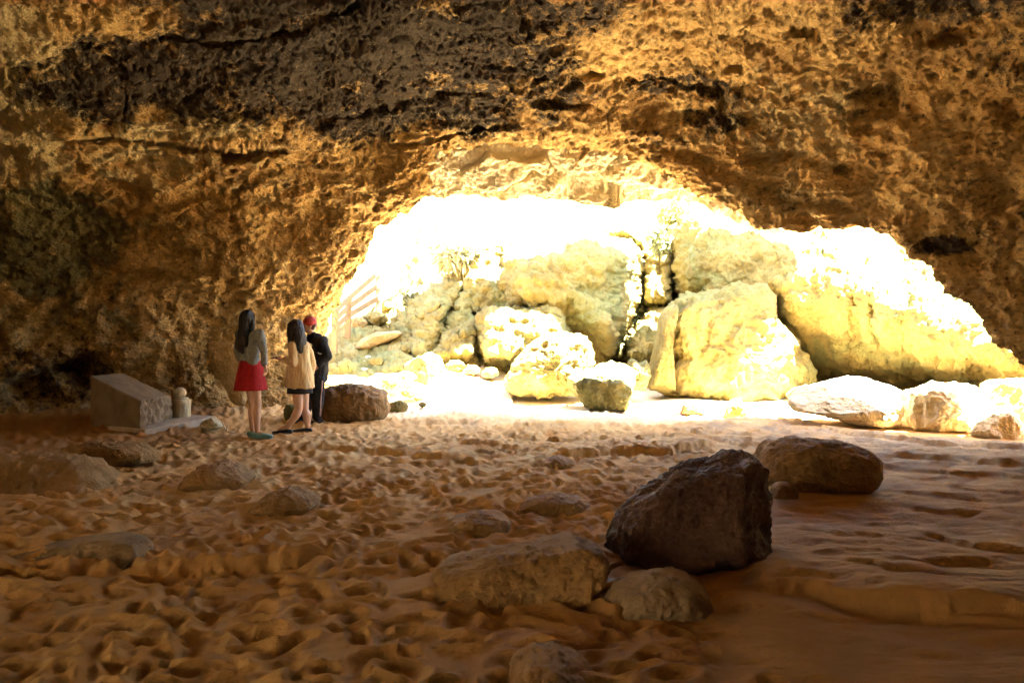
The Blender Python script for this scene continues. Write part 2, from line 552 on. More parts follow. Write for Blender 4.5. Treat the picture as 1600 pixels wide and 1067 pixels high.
def blobs(lst, soft=0.6):
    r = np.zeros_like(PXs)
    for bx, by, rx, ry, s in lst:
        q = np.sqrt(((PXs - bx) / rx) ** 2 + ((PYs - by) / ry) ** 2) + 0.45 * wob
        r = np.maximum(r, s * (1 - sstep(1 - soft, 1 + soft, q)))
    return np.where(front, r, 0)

soot_shade = blobs([(250, 130, 200, 70, .9), (470, 100, 260, 110, 1.0), (690, 70, 230, 95, 1.0), (620, 165, 250, 60, .9), (560, -20, 420, 60, 1), (830, 150, 140, 28, .7), (480, 260, 120, 60, .35),
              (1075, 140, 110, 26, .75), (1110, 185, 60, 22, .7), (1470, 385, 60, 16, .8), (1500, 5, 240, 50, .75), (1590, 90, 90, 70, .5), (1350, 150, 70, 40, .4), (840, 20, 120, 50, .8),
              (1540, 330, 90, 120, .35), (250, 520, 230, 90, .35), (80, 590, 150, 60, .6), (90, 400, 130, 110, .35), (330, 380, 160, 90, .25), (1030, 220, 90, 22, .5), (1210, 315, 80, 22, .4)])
green = blobs([(80, 380, 130, 90, 1.0), (60, 500, 120, 50, .5), (700, 250, 0.1, .1, 0), (330, 360, 110, 40, .25)])
pale = blobs([(30, 140, 90, 130, 1.0), (50, 240, 100, 60, .9), (230, 250, 200, 40, .6), (300, 205, 140, 24, .9), (1240, 190, 130, 90, .6), (1060, 60, 160, 60, .3), (1420, 250, 120, 80, .3), (700, 195, 120, 22, .6),
              (180, 460, 120, 20, .35), (1250, 320, 180, 40, .5), (400, 300, 120, 60, .35)])  # upper-left patch paints in the light falling there

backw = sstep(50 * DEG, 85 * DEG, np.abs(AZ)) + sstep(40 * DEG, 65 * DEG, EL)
soot_shade = np.maximum(soot_shade, 0.75 * np.clip(backw, 0, 1))  # walls behind the viewer darkened to cut bounced light
keepv = (SDn >= -1e-6)
kf = keepv[:-1, :-1] & keepv[1:, :-1] & keepv[:-1, 1:] & keepv[1:, 1:]
# the cave's second mouth, behind and to the side of the viewer
azc = 0.5 * (AZ[:-1, :-1] + AZ[1:, 1:]) / DEG; elc = 0.5 * (EL[:-1, :-1] + EL[1:, 1:]) / DEG
qq = ((azc + 106) / 12.0) ** 2 + ((elc + 2) / 12.0) ** 2
kf &= ~((qq < 1.0) & (elc < 26))
nr, nc = AZ.shape
F = grid_faces(nr, nc, kf)
V = PC.reshape(-1, 3)
used = np.unique(F)
rem = -np.ones(len(V), np.int64); rem[used] = np.arange(len(used))
F = rem[F]; Vu = V[used]
att = {'soot_shade': soot_shade.reshape(-1)[used], 'green': green.reshape(-1)[used], 'pale': pale.reshape(-1)[used]}
sdu = SDn.reshape(-1)[used]; Du = D.reshape(-1, 3)[used]
frontu = front.reshape(-1)[used]
# give the rim its thickness: extrude rim edges out and away
E = np.concatenate([F[:, [0, 1]], F[:, [1, 2]], F[:, [2, 3]], F[:, [3, 0]]])
key = np.sort(E, 1); kk = key[:, 0] * len(Vu) + key[:, 1]
_, inv, cnt = np.unique(kk, return_inverse=True, return_counts=True)
be = E[(cnt[inv] == 1)]
be = be[frontu[be].all(1) & (np.abs(sdu[be]) < 6).all(1)]
bv = np.unique(be)
cen = np.array([900, 470.0])
outdir = np.stack([(pix(Vu[bv])[0] - cen[0]), 0 * bv, -(pix(Vu[bv])[1] - cen[1])], -1)
outdir /= np.linalg.norm(outdir, axis=1, keepdims=True)
outdir[:, 1] = -0.12
newV = [Vu]; ring_prev = {int(b): int(b) for b in bv}
idx0 = len(Vu); newF = [F]; newatt = {k: [v] for k, v in att.items()}
base = Vu[bv].copy()
for step, (fw, ow) in enumerate(((0.05, 0.04), (0.03, 0.16), (0.0, 0.5), (0.0, 1.5))):
    base = base + Du[bv] * fw + outdir * ow + 0.05 * np.stack([fbm(base * 2.5, 3, .5, 30 + step + k) for k in range(3)], -1)
    newV.append(base.copy())
    ring = {int(b): idx0 + k for k, b in enumerate(bv)}
    idx0 += len(bv)
    newF.append(np.array([(ring_prev[int(b)], ring_prev[int(a)], ring[int(a)], ring[int(b)]) for a, b in be]))
    for k in newatt:
        newatt[k].append(att[k][bv])
    ring_prev = ring
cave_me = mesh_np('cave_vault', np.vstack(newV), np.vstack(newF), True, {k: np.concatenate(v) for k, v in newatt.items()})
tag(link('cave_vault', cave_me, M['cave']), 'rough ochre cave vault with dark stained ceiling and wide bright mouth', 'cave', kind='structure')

# ================================================================== OUTER LEDGE (bright roof outside the mouth)
u = np.linspace(615, 1230, 420)
edge_x = [600, 640, 665, 700, 740, 790, 843, 876, 913, 946, 995, 1040, 1090, 1120, 1160, 1200, 1240]
edge_y = [318, 313, 309, 311, 308, 311, 309, 315, 320, 325, 317, 317, 319, 330, 350, 362, 368]
ebot = np.interp(u, edge_x, edge_y) + 3.0 * fbm(np.stack([u, 0 * u, 0 * u], -1) / 22.0, 4, .6, 8)
rows = []
nv = 110
for k in range(nv):
    s = k / (nv - 1)
    py = 196 + (ebot - 196) * s
    Y = 12.58 + 0.64 * s + 0.06 * np.sin((u - 640) / 90.0) * s
    rows.append(at(u, py, Y))
Pl = np.stack(rows)
du = np.gradient(Pl, axis=1); dv = np.gradient(Pl, axis=0)
N = np.cross(du, dv); N /= np.linalg.norm(N, axis=-1, keepdims=True); N *= -np.sign(N[..., 1:2])
Q = Pl
f1, f2, cid = worley(Q * np.array([0.9, 1.6, 2.2]) + 0.3 * np.stack([fbm(Q * 1.5, 2, .5, k) for k in (4, 5, 6)], -1), 5)
dl = 0.22 * ((cid % 97) / 97.0 - 0.5) * sstep(0, .12, f2 - f1) - 0.06 * (1 - sstep(0, .07, f2 - f1)) + 0.06 * fbm(Q * 2.5, 4, .55, 3) + 0.02 * fbm(Q * 12, 3, .6, 5)
Pl = Pl + N * dl[..., None]
# the top of the ledge goes up and back into the cliff above
extra = []
for yy, zz in ((0.05, 0.12), (0.0, 0.5), (-0.2, 1.2), (-0.6, 2.0)):
    e = Pl[-1].copy(); e[:, 1] += yy; e[:, 2] = np.maximum(e[:, 2] + zz, 0)
    e += 0.08 * np.stack([fbm(e * 1.2, 3, .5, 40 + k) for k in range(3)], -1)
    extra.append(e)
Pl = np.concatenate([Pl, np.stack(extra)])
me = mesh_np('rock_ledge', Pl.reshape(-1, 3), grid_faces(*Pl.shape[:2]), True)
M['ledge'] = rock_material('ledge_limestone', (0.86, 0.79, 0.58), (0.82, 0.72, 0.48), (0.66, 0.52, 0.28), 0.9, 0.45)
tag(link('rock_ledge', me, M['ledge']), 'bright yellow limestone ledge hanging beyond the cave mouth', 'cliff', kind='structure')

# ================================================================== CLIFF outside
cc = [(460, 640, 15.0), (500, 600, 15.6), (560, 575, 16.2), (520, 520, 17.6), (600, 500, 18.4), (640, 520, 17.4), (640, 450, 19.6), (640, 570, 16.2), (560, 470, 19.4), (500, 420, 21.0), (560, 380, 24),
      (620, 380, 24), (660, 350, 24), (680, 310, 29), (600, 310, 29), (500, 310, 29), (680, 400, 20.2), (660, 460, 18.2), (665, 545, 16.9), (700, 555, 16.7), (720, 400, 18.6), (740, 470, 17.6), (800, 392, 18.4), (820, 480, 17.4),
      (900, 370, 18.6), (900, 450, 17.8), (980, 400, 18.4), (960, 520, 17.5), (800, 575, 16.9), (720, 352, 22), (800, 345, 22), (900, 340, 21.5), (980, 345, 21), (800, 310, 28), (950, 310, 27),
      (1030, 420, 19.8), (1020, 500, 19.0), (1010, 590, 18), (1040, 340, 21), (1075, 330, 19.2), (1080, 430, 17.4), (1100, 350, 17.6), (1100, 440, 17.0), (1090, 560, 17.6), (1200, 360, 17.2), (1200, 440, 15.9),
      (1300, 360, 16.9), (1300, 455, 14.8), (1400, 390, 15.8), (1400, 480, 13.7), (1400, 350, 17.4), (1500, 450, 13.8), (1500, 500, 12.8), (1550, 540, 12.2), (1250, 320, 19), (1500, 380, 15.5), (1600, 420, 14),
      (1250, 540, 16.3), (1300, 590, 16.6), (1380, 600, 15.9), (1460, 590, 14.4), (1380, 540, 14.7), (1500, 565, 12.9), (1450, 530, 13.3), (1600, 590, 11.9), (1600, 640, 12.4), (1530, 620, 13.2), (1700, 560, 11), (1700, 680, 11.6), (1300, 670, 16.6), (1000, 670, 18), (700, 650, 16.5), (560, 650, 15.4)]
cc = np.array(cc, float)
crb = RBF(cc[:, :2] / 300.0, cc[:, 2], 1)
crb3 = RBF(cc[:, :2] / 300.0, cc[:, 2], 3)
u = np.arange(440, 1760, 1.9); v = np.arange(296, 668, 1.7)
U, Vv = np.meshgrid(u, v)
wu = 5 * fbm(np.stack([U, Vv, 0 * U], -1) / 45.0, 4, .55, 1); wv = 5 * fbm(np.stack([U, Vv, 0 * U], -1) / 45.0, 4, .55, 2)
q = np.stack([U + wu, Vv + wv], -1) / 300.0
Yc = 0.6 * crb(q) + 0.4 * crb3(q)
Uw, Vw = U + wu * .8, Vv + wv * .8

def cgroove(pts, width, depth):
    d, t = seg_dist(Uw, Vw, pts)
    return depth * np.exp(-(d / width) ** 2)

for pts, wd, dp in (([(727, 435), (712, 470), (700, 490)], 3, .5), ([(700, 490), (690, 535), (660, 560)], 2.5, .35), ([(700, 490), (735, 480), (745, 500), (740, 545)], 2.5, .3), ([(748, 400), (765, 395), (785, 390), (800, 385)], 3.0, .5),
                    ([(785, 395), (782, 440), (765, 465), (752, 490)], 3, .45), ([(700, 525), (740, 525)], 2, .25), ([(660, 500), (690, 480)], 2, .3), ([(690, 415), (700, 400), (727, 435)], 2, .2), ([(940, 365), (985, 372), (1000, 385), (1008, 420), (1005, 460), (985, 500), (965, 540), (955, 560)], 4, .8),
                    ([(745, 490), (800, 478), (870, 484)], 2.5, .3), ([(745, 490), (748, 560)], 3, .4), ([(1052, 400), (1050, 440), (1060, 475), (1100, 450)], 6, .9), ([(970, 560), (985, 520), (1010, 480)], 4, .7), ([(1008, 478), (1055, 475)], 3, .6),
                    ([(1335, 470), (1339, 520), (1330, 560)], 9, .22), ([(1362, 480), (1367, 520), (1388, 560)], 7, .18), ([(1290, 400), (1270, 520), (1295, 560)], 22, .25), ([(1420, 420), (1412, 500), (1430, 560)], 18, .25), ([(960, 560), (1000, 575), (1040, 560)], 6, .8), ([(1210, 470), (1235, 530), (1260, 580)], 12, .6), ([(1245, 575), (1310, 592), (1400, 594), (1470, 592), (1540, 596)], 20, 1.6)):
    Yc = Yc + cgroove(pts, wd, dp)
# hollow under the small roof at the fractured part
Yc = Yc + 0.5 * np.exp(-(((Uw - 770) / 16) ** 2 + ((Vw - 412) / 16) ** 2) ** 2)
# big rounded block and the square block below it stand out
def block(poly, amt, soft):
    s = sdist(Uw, Vw, poly)
    return amt * (1 - np.clip((s + soft) / soft, 0, 1) ** 2)
Yc = Yc - block([(786, 392), (860, 372), (940, 362), (990, 372), (1006, 420), (1000, 470), (975, 520), (955, 560), (935, 540), (880, 500), (800, 480), (784, 440)], 1.0, 42)
Yc = Yc - block([(748, 488), (800, 476), (872, 482), (890, 520), (888, 562), (760, 568), (748, 540)], 1.1, 22)
Yc = Yc - block([(642, 520), (668, 470), (700, 470), (690, 520), (660, 558), (640, 550)], .35, 16)
Yc = Yc - block([(668, 556), (700, 520), (740, 500), (744, 555), (720, 566)], .45, 14)
Yc = Yc - block([(1012, 400), (1046, 395), (1050, 440), (1054, 474), (1012, 474), (1002, 450)], .9, 14)
Yc = Yc - block([(975, 560), (988, 520), (1012, 482), (1052, 480), (1040, 540), (1020, 566)], 1.1, 16)
Yc = np.clip(Yc, 11.2, 34)
Pf = at(U, Vv, Yc)
du = np.gradient(Pf, axis=1); dv = np.gradient(Pf, axis=0)
N = np.cross(du, dv); N /= np.linalg.norm(N, axis=-1, keepdims=True); N *= -np.sign((N * (Pf - np.array([0, 0, 1.6]))).sum(-1, keepdims=True))
Q = Pf
dl = 0.10 * fbm(Q * 0.9, 4, .55, 3) + 0.06 * ridged(Q * 2.2, 3, .5, 4) + 0.055 * fbm(Q * 5, 4, .65, 6)
f1, f2, cid = worley(Q * 3.4 + .4 * np.stack([fbm(Q * 2, 2, .5, k) for k in (4, 5, 6)], -1), 2)
dl += 0.07 * ((cid % 97) / 97.0 - .5) * sstep(0, .2, f2 - f1)
smoothz = sstep(1180, 1240, U) * sstep(455, 480, Vv)            # water-worn undercut at right
dl *= (1 - 0.25 * smoothz)
rub = (1 - sstep(600, 690, U + 0.4 * (Vv - 500))) * sstep(470, 540, Vv)   # rubble slope below the railing
f1, f2, cid = worley(Q * 2.3, 12)
dl += rub * 0.35 * (0.55 - f1) * ((cid % 53) / 53.0)
Pf = Pf + N * dl[..., None]
me = mesh_np('cliff', Pf.reshape(-1, 3), grid_faces(*Pf.shape[:2]), True)
tag(link('cliff', me, M['yellow']), 'pale yellow limestone cliff outside the cave with cracked blocks', 'cliff', kind='structure')

# ================================================================== SAND FLOOR
def base_ground(x, y):
    z = 0.0 * x
    # sand banked against the side wall
    ax, ay, bx, by = -8.5, 10.9, -3.2, 14.2
    n = np.array([-(by - ay), bx - ax]); n = n / np.linalg.norm(n)
    d = (x - ax) * n[0] + (y - ay) * n[1]
    z = z + 0.17 * np.exp(np.clip(d, -20, 0) / 1.3) * (x < 0)
    z = z + 0.75 * sstep(14.2, 18.0, y) * sstep(1.5, -2.0, x) + 0.5 * sstep(16, 22, y)
    z = z + 0.10 * sstep(-2.0, -5.0, x) * sstep(9.0, 5.5, y)
    z = z - 0.03 * sstep(0.5, 2.5, x) * sstep(3.0, 5.0, y) * sstep(8, 6, y)
    return z

# raster of finer relief
RX0, RX1, RY0, RY1, RC = -9.5, 9.5, 2.2, 15.0, 0.019
gx = np.arange(RX0, RX1, RC); gy = np.arange(RY0, RY1, RC)
GX, GY = np.meshgrid(gx, gy)
Z3 = np.stack([GX, GY, 0 * GX], -1)
rel = 0.05 * fbm(Z3 * 0.45, 3, .5, 2) + 0.022 * fbm(Z3 * 1.7, 3, .5, 3)
RPX, RPY, _ = pix(np.stack([GX, GY, 0 * GX], -1))
# trodden-ness: left and middle fully, little at right
trod = np.clip(1.0 - sstep(900, 1150, RPX + 0.6 * (RPY - 800)), 0, 1)
trod = np.maximum(trod, 0.55 * sstep(900, 1000, RPY) * (1 - sstep(1000, 1250, RPX)))
trod = np.maximum(trod, 0.30 * sstep(8.5, 10, GY) * (1 - sstep(1100, 1400, RPX)))
fp = np.zeros_like(rel)
rs = np.random.RandomState(5)
n_fp = 9000
for k in range(n_fp):
    x = rs.uniform(-7.5, 5.5); y = rs.uniform(2.4, 14.0)
    if abs(x) > 0.72 * y + 0.8:
        continue
    iy = int((y - RY0) / RC); ix = int((x - RX0) / RC)
    if rs.rand() > trod[iy, ix]:
        continue
    big = 1.0
    L = rs.uniform(0.085, 0.14) * (1.0 if rs.rand() < .8 else 1.3); Wd = rs.uniform(0.042, 0.066)
    ang = rs.normal(0.5, 0.55) + (math.pi / 2 if rs.rand() < .35 else 0)
    dp = rs.uniform(0.010, 0.034)
    hw = int((L + 0.14) / RC)
    y0, y1, x0, x1 = max(0, iy - hw), min(len(gy), iy + hw), max(0, ix - hw), min(len(gx), ix + hw)
    dx = GX[y0:y1, x0:x1] - x; dy = GY[y0:y1, x0:x1] - y
    u_ = dx * math.cos(ang) + dy * math.sin(ang); v_ = -dx * math.sin(ang) + dy * math.cos(ang)
    wl = Wd * (1 + 0.18 * np.sin(u_ / L * 2.2 + 0.6))
    r_ = np.sqrt((u_ / L) ** 2 + (v_ / wl) ** 2)
    dim = -dp * (1 - sstep(0.15, 1.05, r_)) + 0.34 * dp * np.exp(-((r_ - 1.25) / 0.28) ** 2)
    cur = fp[y0:y1, x0:x1]
    fade = 1 - sstep(0.3, 1.5, r_)
    fp[y0:y1, x0:x1] = cur * (1 - 0.75 * fade) + dim
fp = (2 * fp + np.roll(fp, 1, 0) + np.roll(fp, -1, 0) + np.roll(fp, 1, 1) + np.roll(fp, -1, 1)) / 6
rel += fp * (1.65 + 0.3 * fbm(Z3 * 0.8, 2, .5, 9))
# sharpen crests between prints
wf1, wf2, wcid = worley(Z3 * np.array([9, 9, 1]) + .4 * np.stack([fbm(Z3 * 6, 2, .5, k) for k in (4, 5, 6)], -1), 3)
rel += 0.008 * trod * np.clip(0.5 - wf1, 0, 1) * ((wcid % 61) / 61.0) ** 2
rel += 0.006 * (1 - trod) * np.clip(0.45 - wf1, 0, 1) * ((wcid % 61) / 61.0) ** 3
rel += (0.006 * ridged(Z3 * 3.2, 3, .55, 4) + 0.004 * fbm(Z3 * 9, 3, .6, 41)) * trod
# bedrock and crust at right: layered broken plates
plate = 1 - trod
rr = ridged(Z3 * np.array([0.55, 1.8, 1]), 4, .55, 7)
lay = fbm(Z3 * np.array([0.35, 1.0, 1]), 4, .55, 8)
rel += plate * 0.018 * lay * sstep(-.2, .3, fbm(Z3 * .5, 3, .5, 17)) + plate * 0.012 * rr
rel += plate * 0.015 * fbm(Z3 * np.array([2, 7, 1]), 4, .6, 10)
rock = np.zeros_like(rel); wet = np.zeros_like(rel)
# low steps in the floor, traced on the ground: higher on the far side
steps = [([(430, 712), (520, 709), (620, 713), (700, 722), (760, 732)], .055, .5), ([(790, 682), (860, 690), (930, 688)], .05, .35), ([(640, 661), (700, 662), (760, 661)], .05, .4), ([(860, 722), (960, 712), (1050, 714), (1110, 700)], .09, .5),
         ([(1190, 915), (1260, 925), (1330, 948), (1430, 955), (1530, 962), (1680, 975)], .09, .6), ([(1210, 905), (1260, 900), (1300, 915)], .05, .3), ([(1370, 962), (1450, 962), (1520, 975), (1620, 985)], .05, .5), ([(1240, 660), (1330, 680), (1450, 700), (1640, 712)], .06, .5),
         ([(1370, 722), (1480, 724), (1620, 735)], .05, .4), ([(1420, 795), (1480, 800), (1540, 800)], .05, .3), ([(1440, 830), (1520, 850), (1640, 870)], .045, .5), ([(1390, 880), (1480, 878), (1600, 884)], .035, .3),
         ([(200, 895), (330, 893), (430, 885), (520, 872)], .08, .55), ([(0, 905), (90, 905), (180, 900)], .06, .4), ([(380, 800), (430, 806), (480, 792)], .07, .35), ([(1390, 765), (1480, 778), (1560, 775)], .03, .3), ([(690, 825), (740, 826), (790, 812)], .07, .3), ([(800, 790), (870, 798), (920, 790)], .06, .3),
         ([(1240, 830), (1330, 838), (1420, 852)], .03, .25), ([(1300, 880), (1400, 905), (1500, 910)], .035, .3), ([(1480, 760), (1560, 768), (1640, 770)], .04, .3), ([(1390, 745), (1450, 752), (1540, 748)], .03, .2), ([(1230, 800), (1300, 803), (1370, 815)], .025, .2), ([(960, 690), (1040, 684), (1120, 688)], .05, .3), ([(700, 690), (760, 700), (830, 706)], .045, .3), ([(150, 720), (230, 716), (290, 705)], .05, .3), ([(880, 930), (960, 965), (1090, 960)], .05, .4)]
for pts, hgt, dec in steps:
    G = on_ground([p[0] for p in pts], [p[1] for p in pts])[:, :2]
    x0, x1 = G[:, 0].min() - .2, G[:, 0].max() + .2
    ys = np.interp(GX, G[:, 0], G[:, 1]) + 0.09 * fbm(Z3 * 3.0, 4, .6, 5)
    d = GY - ys
    along = sstep(x0, x0 + .45, GX) * (1 - sstep(x1 - .45, x1, GX))
    st = hgt * sstep(-0.04, 0.06, d) * np.exp(-np.clip(d, 0, 9) / dec) - 0.35 * hgt * np.exp(-((d + .05) / .08) ** 2)
    rel += along * st
gs = (sstep(0.0, .12, RPX * 0) + 1) * 0
shelf = inside(RPX, RPY, [(1020, 662), (1240, 655), (1330, 672), (1450, 690), (1640, 700), (1640, 752), (1400, 738), (1230, 712), (1120, 690)])
rock = np.maximum(rock, shelf * (0.8 + 0.5 * fbm(Z3 * 1.5, 3, .5, 12)))
rel += shelf * 0.03 * ridged(Z3 * np.array([1.2, 3.5, 1]), 4, .55, 13)
for poly in ([(1365, 962), (1500, 968), (1620, 985), (1640, 1100), (1240, 1100), (1330, 1000)],):
    rock = np.maximum(rock, 0.45 * inside(RPX, RPY, poly))
wet = np.maximum(wet, sstep(900, 1250, RPX) * (0.5 + 0.6 * fbm(Z3 * .7, 3, .5, 6)) * sstep(4.0, 5.0, GY))
wet = np.maximum(wet, 0.9 * np.exp(-(((RPX - 1030) / 130) ** 2 + ((RPY - 700) / 14) ** 2)))
wet = np.clip(wet, 0, 1); rock = np.clip(rock, 0, 1)


def samp(A, x, y):
    fx = np.clip((x - RX0) / RC, 0, len(gx) - 1.001); fy = np.clip((y - RY0) / RC, 0, len(gy) - 1.001)
    ix = fx.astype(int); iy = fy.astype(int); tx = fx - ix; ty = fy - iy
    r = (A[iy, ix] * (1 - tx) + A[iy, ix + 1] * tx) * (1 - ty) + (A[iy + 1, ix] * (1 - tx) + A[iy + 1, ix + 1] * tx) * ty
    m = (x > RX0) & (x < RX1) & (y > RY0) & (y < RY1)
    edge = np.minimum(np.minimum(x - RX0, RX1 - x), np.minimum(y - RY0, RY1 - y))
    return np.where(m, r * sstep(0, .6, edge), 0)


def ground(x, y):
    x = np.asarray(x, float); y = np.asarray(y, float)
    return base_ground(x, y) + samp(rel, x, y)


ia = np.concatenate([np.linspace(-180, -36, 60)[:-1], np.linspace(-36, 36, 900), np.linspace(36, 180, 60)[1:]]) * DEG
ir = np.concatenate([np.linspace(.3, 2.9, 16)[:-1], 1 / np.linspace(1 / 2.9, 1 / 14.5, 430), np.geomspace(14.7, 22, 40), np.geomspace(23, 150, 25)])
IA, IR = np.meshgrid(ia, ir)
SX, SY = IR * np.sin(IA), IR * np.cos(IA)
SZ = ground(SX, SY)
far = (SY > 14) | (IR > 15)
SZ = SZ + np.where(SY > 12, 0.03 * fbm(np.stack([SX, SY, 0 * SX], -1) * 1.1, 4, .55, 3), 0)
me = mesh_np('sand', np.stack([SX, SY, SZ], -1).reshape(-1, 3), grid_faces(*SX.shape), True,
             {'dry': (0.15 + 0.85 * sstep(-3.4, -2.2, SX + 0.45 * (SY - 12.5))) * sstep(11.6, 14.0, SY + 0.6 * fbm(np.stack([SX, SY, 0 * SX], -1) * .7, 3, .5, 71)) * (SY > 5), 'damp_shade': np.clip(sstep(9.5, 5.0, SY + 0.8 * fbm(np.stack([SX, SY, 0 * SX], -1) * .6, 3, .5, 72)) * (0.65 + 0.35 * sstep(-1.5, 1.0, SX)) + 0.45 * sstep(0.5, 2.5, SX) * sstep(11.5, 9.0, SY) + 1.0 * sstep(-3.6, -5.0, SX + 0.5 * fbm(np.stack([SX, SY, 0 * SX], -1) * .8, 3, .5, 75)) * sstep(8.3, 9.8, SY), 0, 1), 'rock': samp(rock, SX, SY).ravel(), 'wet': samp(wet, SX, SY).ravel()})  # also paints the shadowed ground by the monument and the near floor darker
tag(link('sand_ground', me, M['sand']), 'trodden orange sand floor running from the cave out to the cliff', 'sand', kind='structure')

# ================================================================== ADDED CLIFF behind the viewer, reflecting warm light into the second mouth
u = np.linspace(-1, 1, 90); v = np.linspace(0, 1, 50)
U, Vv = np.meshgrid(u, v)
a = np.radians(-128 + 55 * U)
rr_ = 19 + 2.5 * Vv + 1.2 * fbm(np.stack([U * 6, Vv * 3, 0 * U], -1), 4, .55, 3)
Pb = np.stack([rr_ * np.sin(a), rr_ * np.cos(a), -0.4 + 10 * Vv], -1)
me = mesh_np('bounce_cliff', Pb.reshape(-1, 3), grid_faces(*Pb.shape[:2]), True)
tag(link('bounce_cliff', me, M['ledge']), 'added unseen cliff reflecting warm light into the second mouth', 'cliff', kind='structure')

# ================================================================== ADDED SLAB out of view high above the pit, shading the far cliff
u = np.linspace(0, 1, 80); v = np.linspace(0, 2 * math.pi, 60)
U, Vv = np.meshgrid(u, v)
xb = -1.8 + 8.7 * U
yb = 16.05 + 0.3 * np.sin(3 * U) - 0.9 * sstep(.55, .75, U)
ry = 1.35 * (0.75 + 0.35 * np.sin(U * 9 + 1)) ; rz = 0.7
Pb = np.stack([xb, yb + ry * np.cos(Vv), 6.9 + rz * np.sin(Vv)], -1)
Pb += 0.3 * np.stack([fbm(Pb * .9, 3, .5, 60 + k) for k in range(3)], -1)
me = mesh_np('shade_slab', Pb.reshape(-1, 3), grid_faces(*Pb.shape[:2]), True)
tag(link('shade_slab', me, M['ledge']), 'added unseen rock slab above the pit shading the far cliff', 'cliff', kind='structure')

# ================================================================== BOULDERS
def smooth_poly_radius(poly, c, th):
    poly = np.asarray(poly, float)
    R = np.zeros(len(th))
    for k, t in enumerate(th):
        d = np.array([math.cos(t), math.sin(t)])
        best = 0
        for i in range(len(poly)):
            a, b = poly[i] - c, poly[(i + 1) % len(poly)] - c
            den = d[0] * (b[1] - a[1]) - d[1] * (b[0] - a[0])
            if abs(den) < 1e-9:
                continue
            s = (a[0] * (b[1] - a[1]) - a[1] * (b[0] - a[0])) / den
            u_ = (a[0] * d[1] - a[1] * d[0]) / den
            if s > 0 and -1e-6 <= u_ <= 1 + 1e-6:
                best = max(best, s)
        R[k] = best
    return R


def rock(name, label, poly, Y, T, mat, seed=1, rough=1.0, cuts=7, cutd=0.80, nt=120, nb=60, e1=0.55, e2=0.8, sink=0.10, group=None, cat='boulder', fcuts=(), tilt=0.0, floor=True):
    """A boulder whose traced outline stands at depth Y with half-thickness T."""
    rs = np.random.RandomState(seed)
    poly = np.asarray(poly, float)
    A = 0; cx = cy = 0
    for i in range(len(poly)):
        x0, y0 = poly[i]; x1, y1 = poly[(i + 1) % len(poly)]
        w_ = x0 * y1 - x1 * y0; A += w_; cx += (x0 + x1) * w_; cy += (y0 + y1) * w_
    c = np.array([cx, cy]) / (3 * A)
    th = np.linspace(0, 2 * math.pi, nt, endpoint=False)
    R = smooth_poly_radius(poly, c, th)
    k_ = np.array([1, 2, 1.0]) / 4
    R = k_[0] * np.roll(R, 1) + k_[1] * R + k_[2] * np.roll(R, -1)
    be = np.linspace(-math.pi / 2, math.pi / 2, nb)
    TH, BE = np.meshgrid(th, be)
    cb = np.abs(np.cos(BE)) ** e1; sb = np.sign(np.sin(BE)) * np.abs(np.sin(BE)) ** e2
    PXr = c[0] + R[None, :] * cb * np.cos(TH); PYr = c[1] + R[None, :] * cb * np.sin(TH)
    P = at(PXr, PYr, Y)
    cen = at(c[0], c[1], Y)
    P[..., 1] = Y - T * sb + tilt * (P[..., 2] - cen[2])
    size = float(np.mean(R)) / FOC * Y
    L = P - cen
    # chisel it with flat breaks
    for k in range(cuts):
        n = rs.normal(size=3); n[1] = -abs(n[1]) * 1.2
        if k % 3 == 2: n[1] *= -1
        n /= np.linalg.norm(n)
        s = (L @ n); m = s.max() * (cutd + 0.12 * rs.rand())
        ov = np.maximum(0, s - m)
        L = L - ov[..., None] * n * 0.92
    for n, f in fcuts:
        n = np.array(n, float); n /= np.linalg.norm(n)
        s = (L @ n); m = s.max() * f
        L = L - np.maximum(0, s - m)[..., None] * n * 0.97
    nn = L / np.maximum(np.linalg.norm(L, axis=-1, keepdims=True), 1e-6)
    q = (L + cen)
    a = size * rough
    d = 0.13 * a * fbm(q / size * 1.1, 4, .55, seed) + 0.07 * a * ridged(q / size * 2.3, 4, .55, seed + 1) - 0.04 * a
    d += 0.035 * size * fbm(q / size * 5, 4, .62, seed + 7)
    f1, f2, cid = worley(q / size * 3.2 + .3 * np.stack([fbm(q / size * 3, 2, .5, k) for k in (4, 5, 6)], -1), seed)
    d += 0.09 * a * ((cid % 97) / 97.0 - .5) * sstep(0, .2, f2 - f1)
    d += 0.020 * a * fbm(q / size * 9, 3, .6, seed + 4)
    P = cen + L + nn * d[..., None]
    # settle into the sand
    gz = ground(cen[0], Y - T * 0.5) if floor else -9.0
    P[..., 2] = np.maximum(P[..., 2], float(gz) - sink)
    V = P.reshape(-1, 3)
    i = np.arange(nb * nt).reshape(nb, nt)
    Fq = np.stack([i[:-1], np.roll(i, -1, 1)[:-1], np.roll(i, -1, 1)[1:], i[1:]], -1).reshape(-1, 4)
    org = np.array([cen[0], Y, V[:, 2].min()])
    me = mesh_np(name, V - org, Fq, True)
    o = link(name, me, mat, None, org)
    tag(o, label, cat, group)
    return o


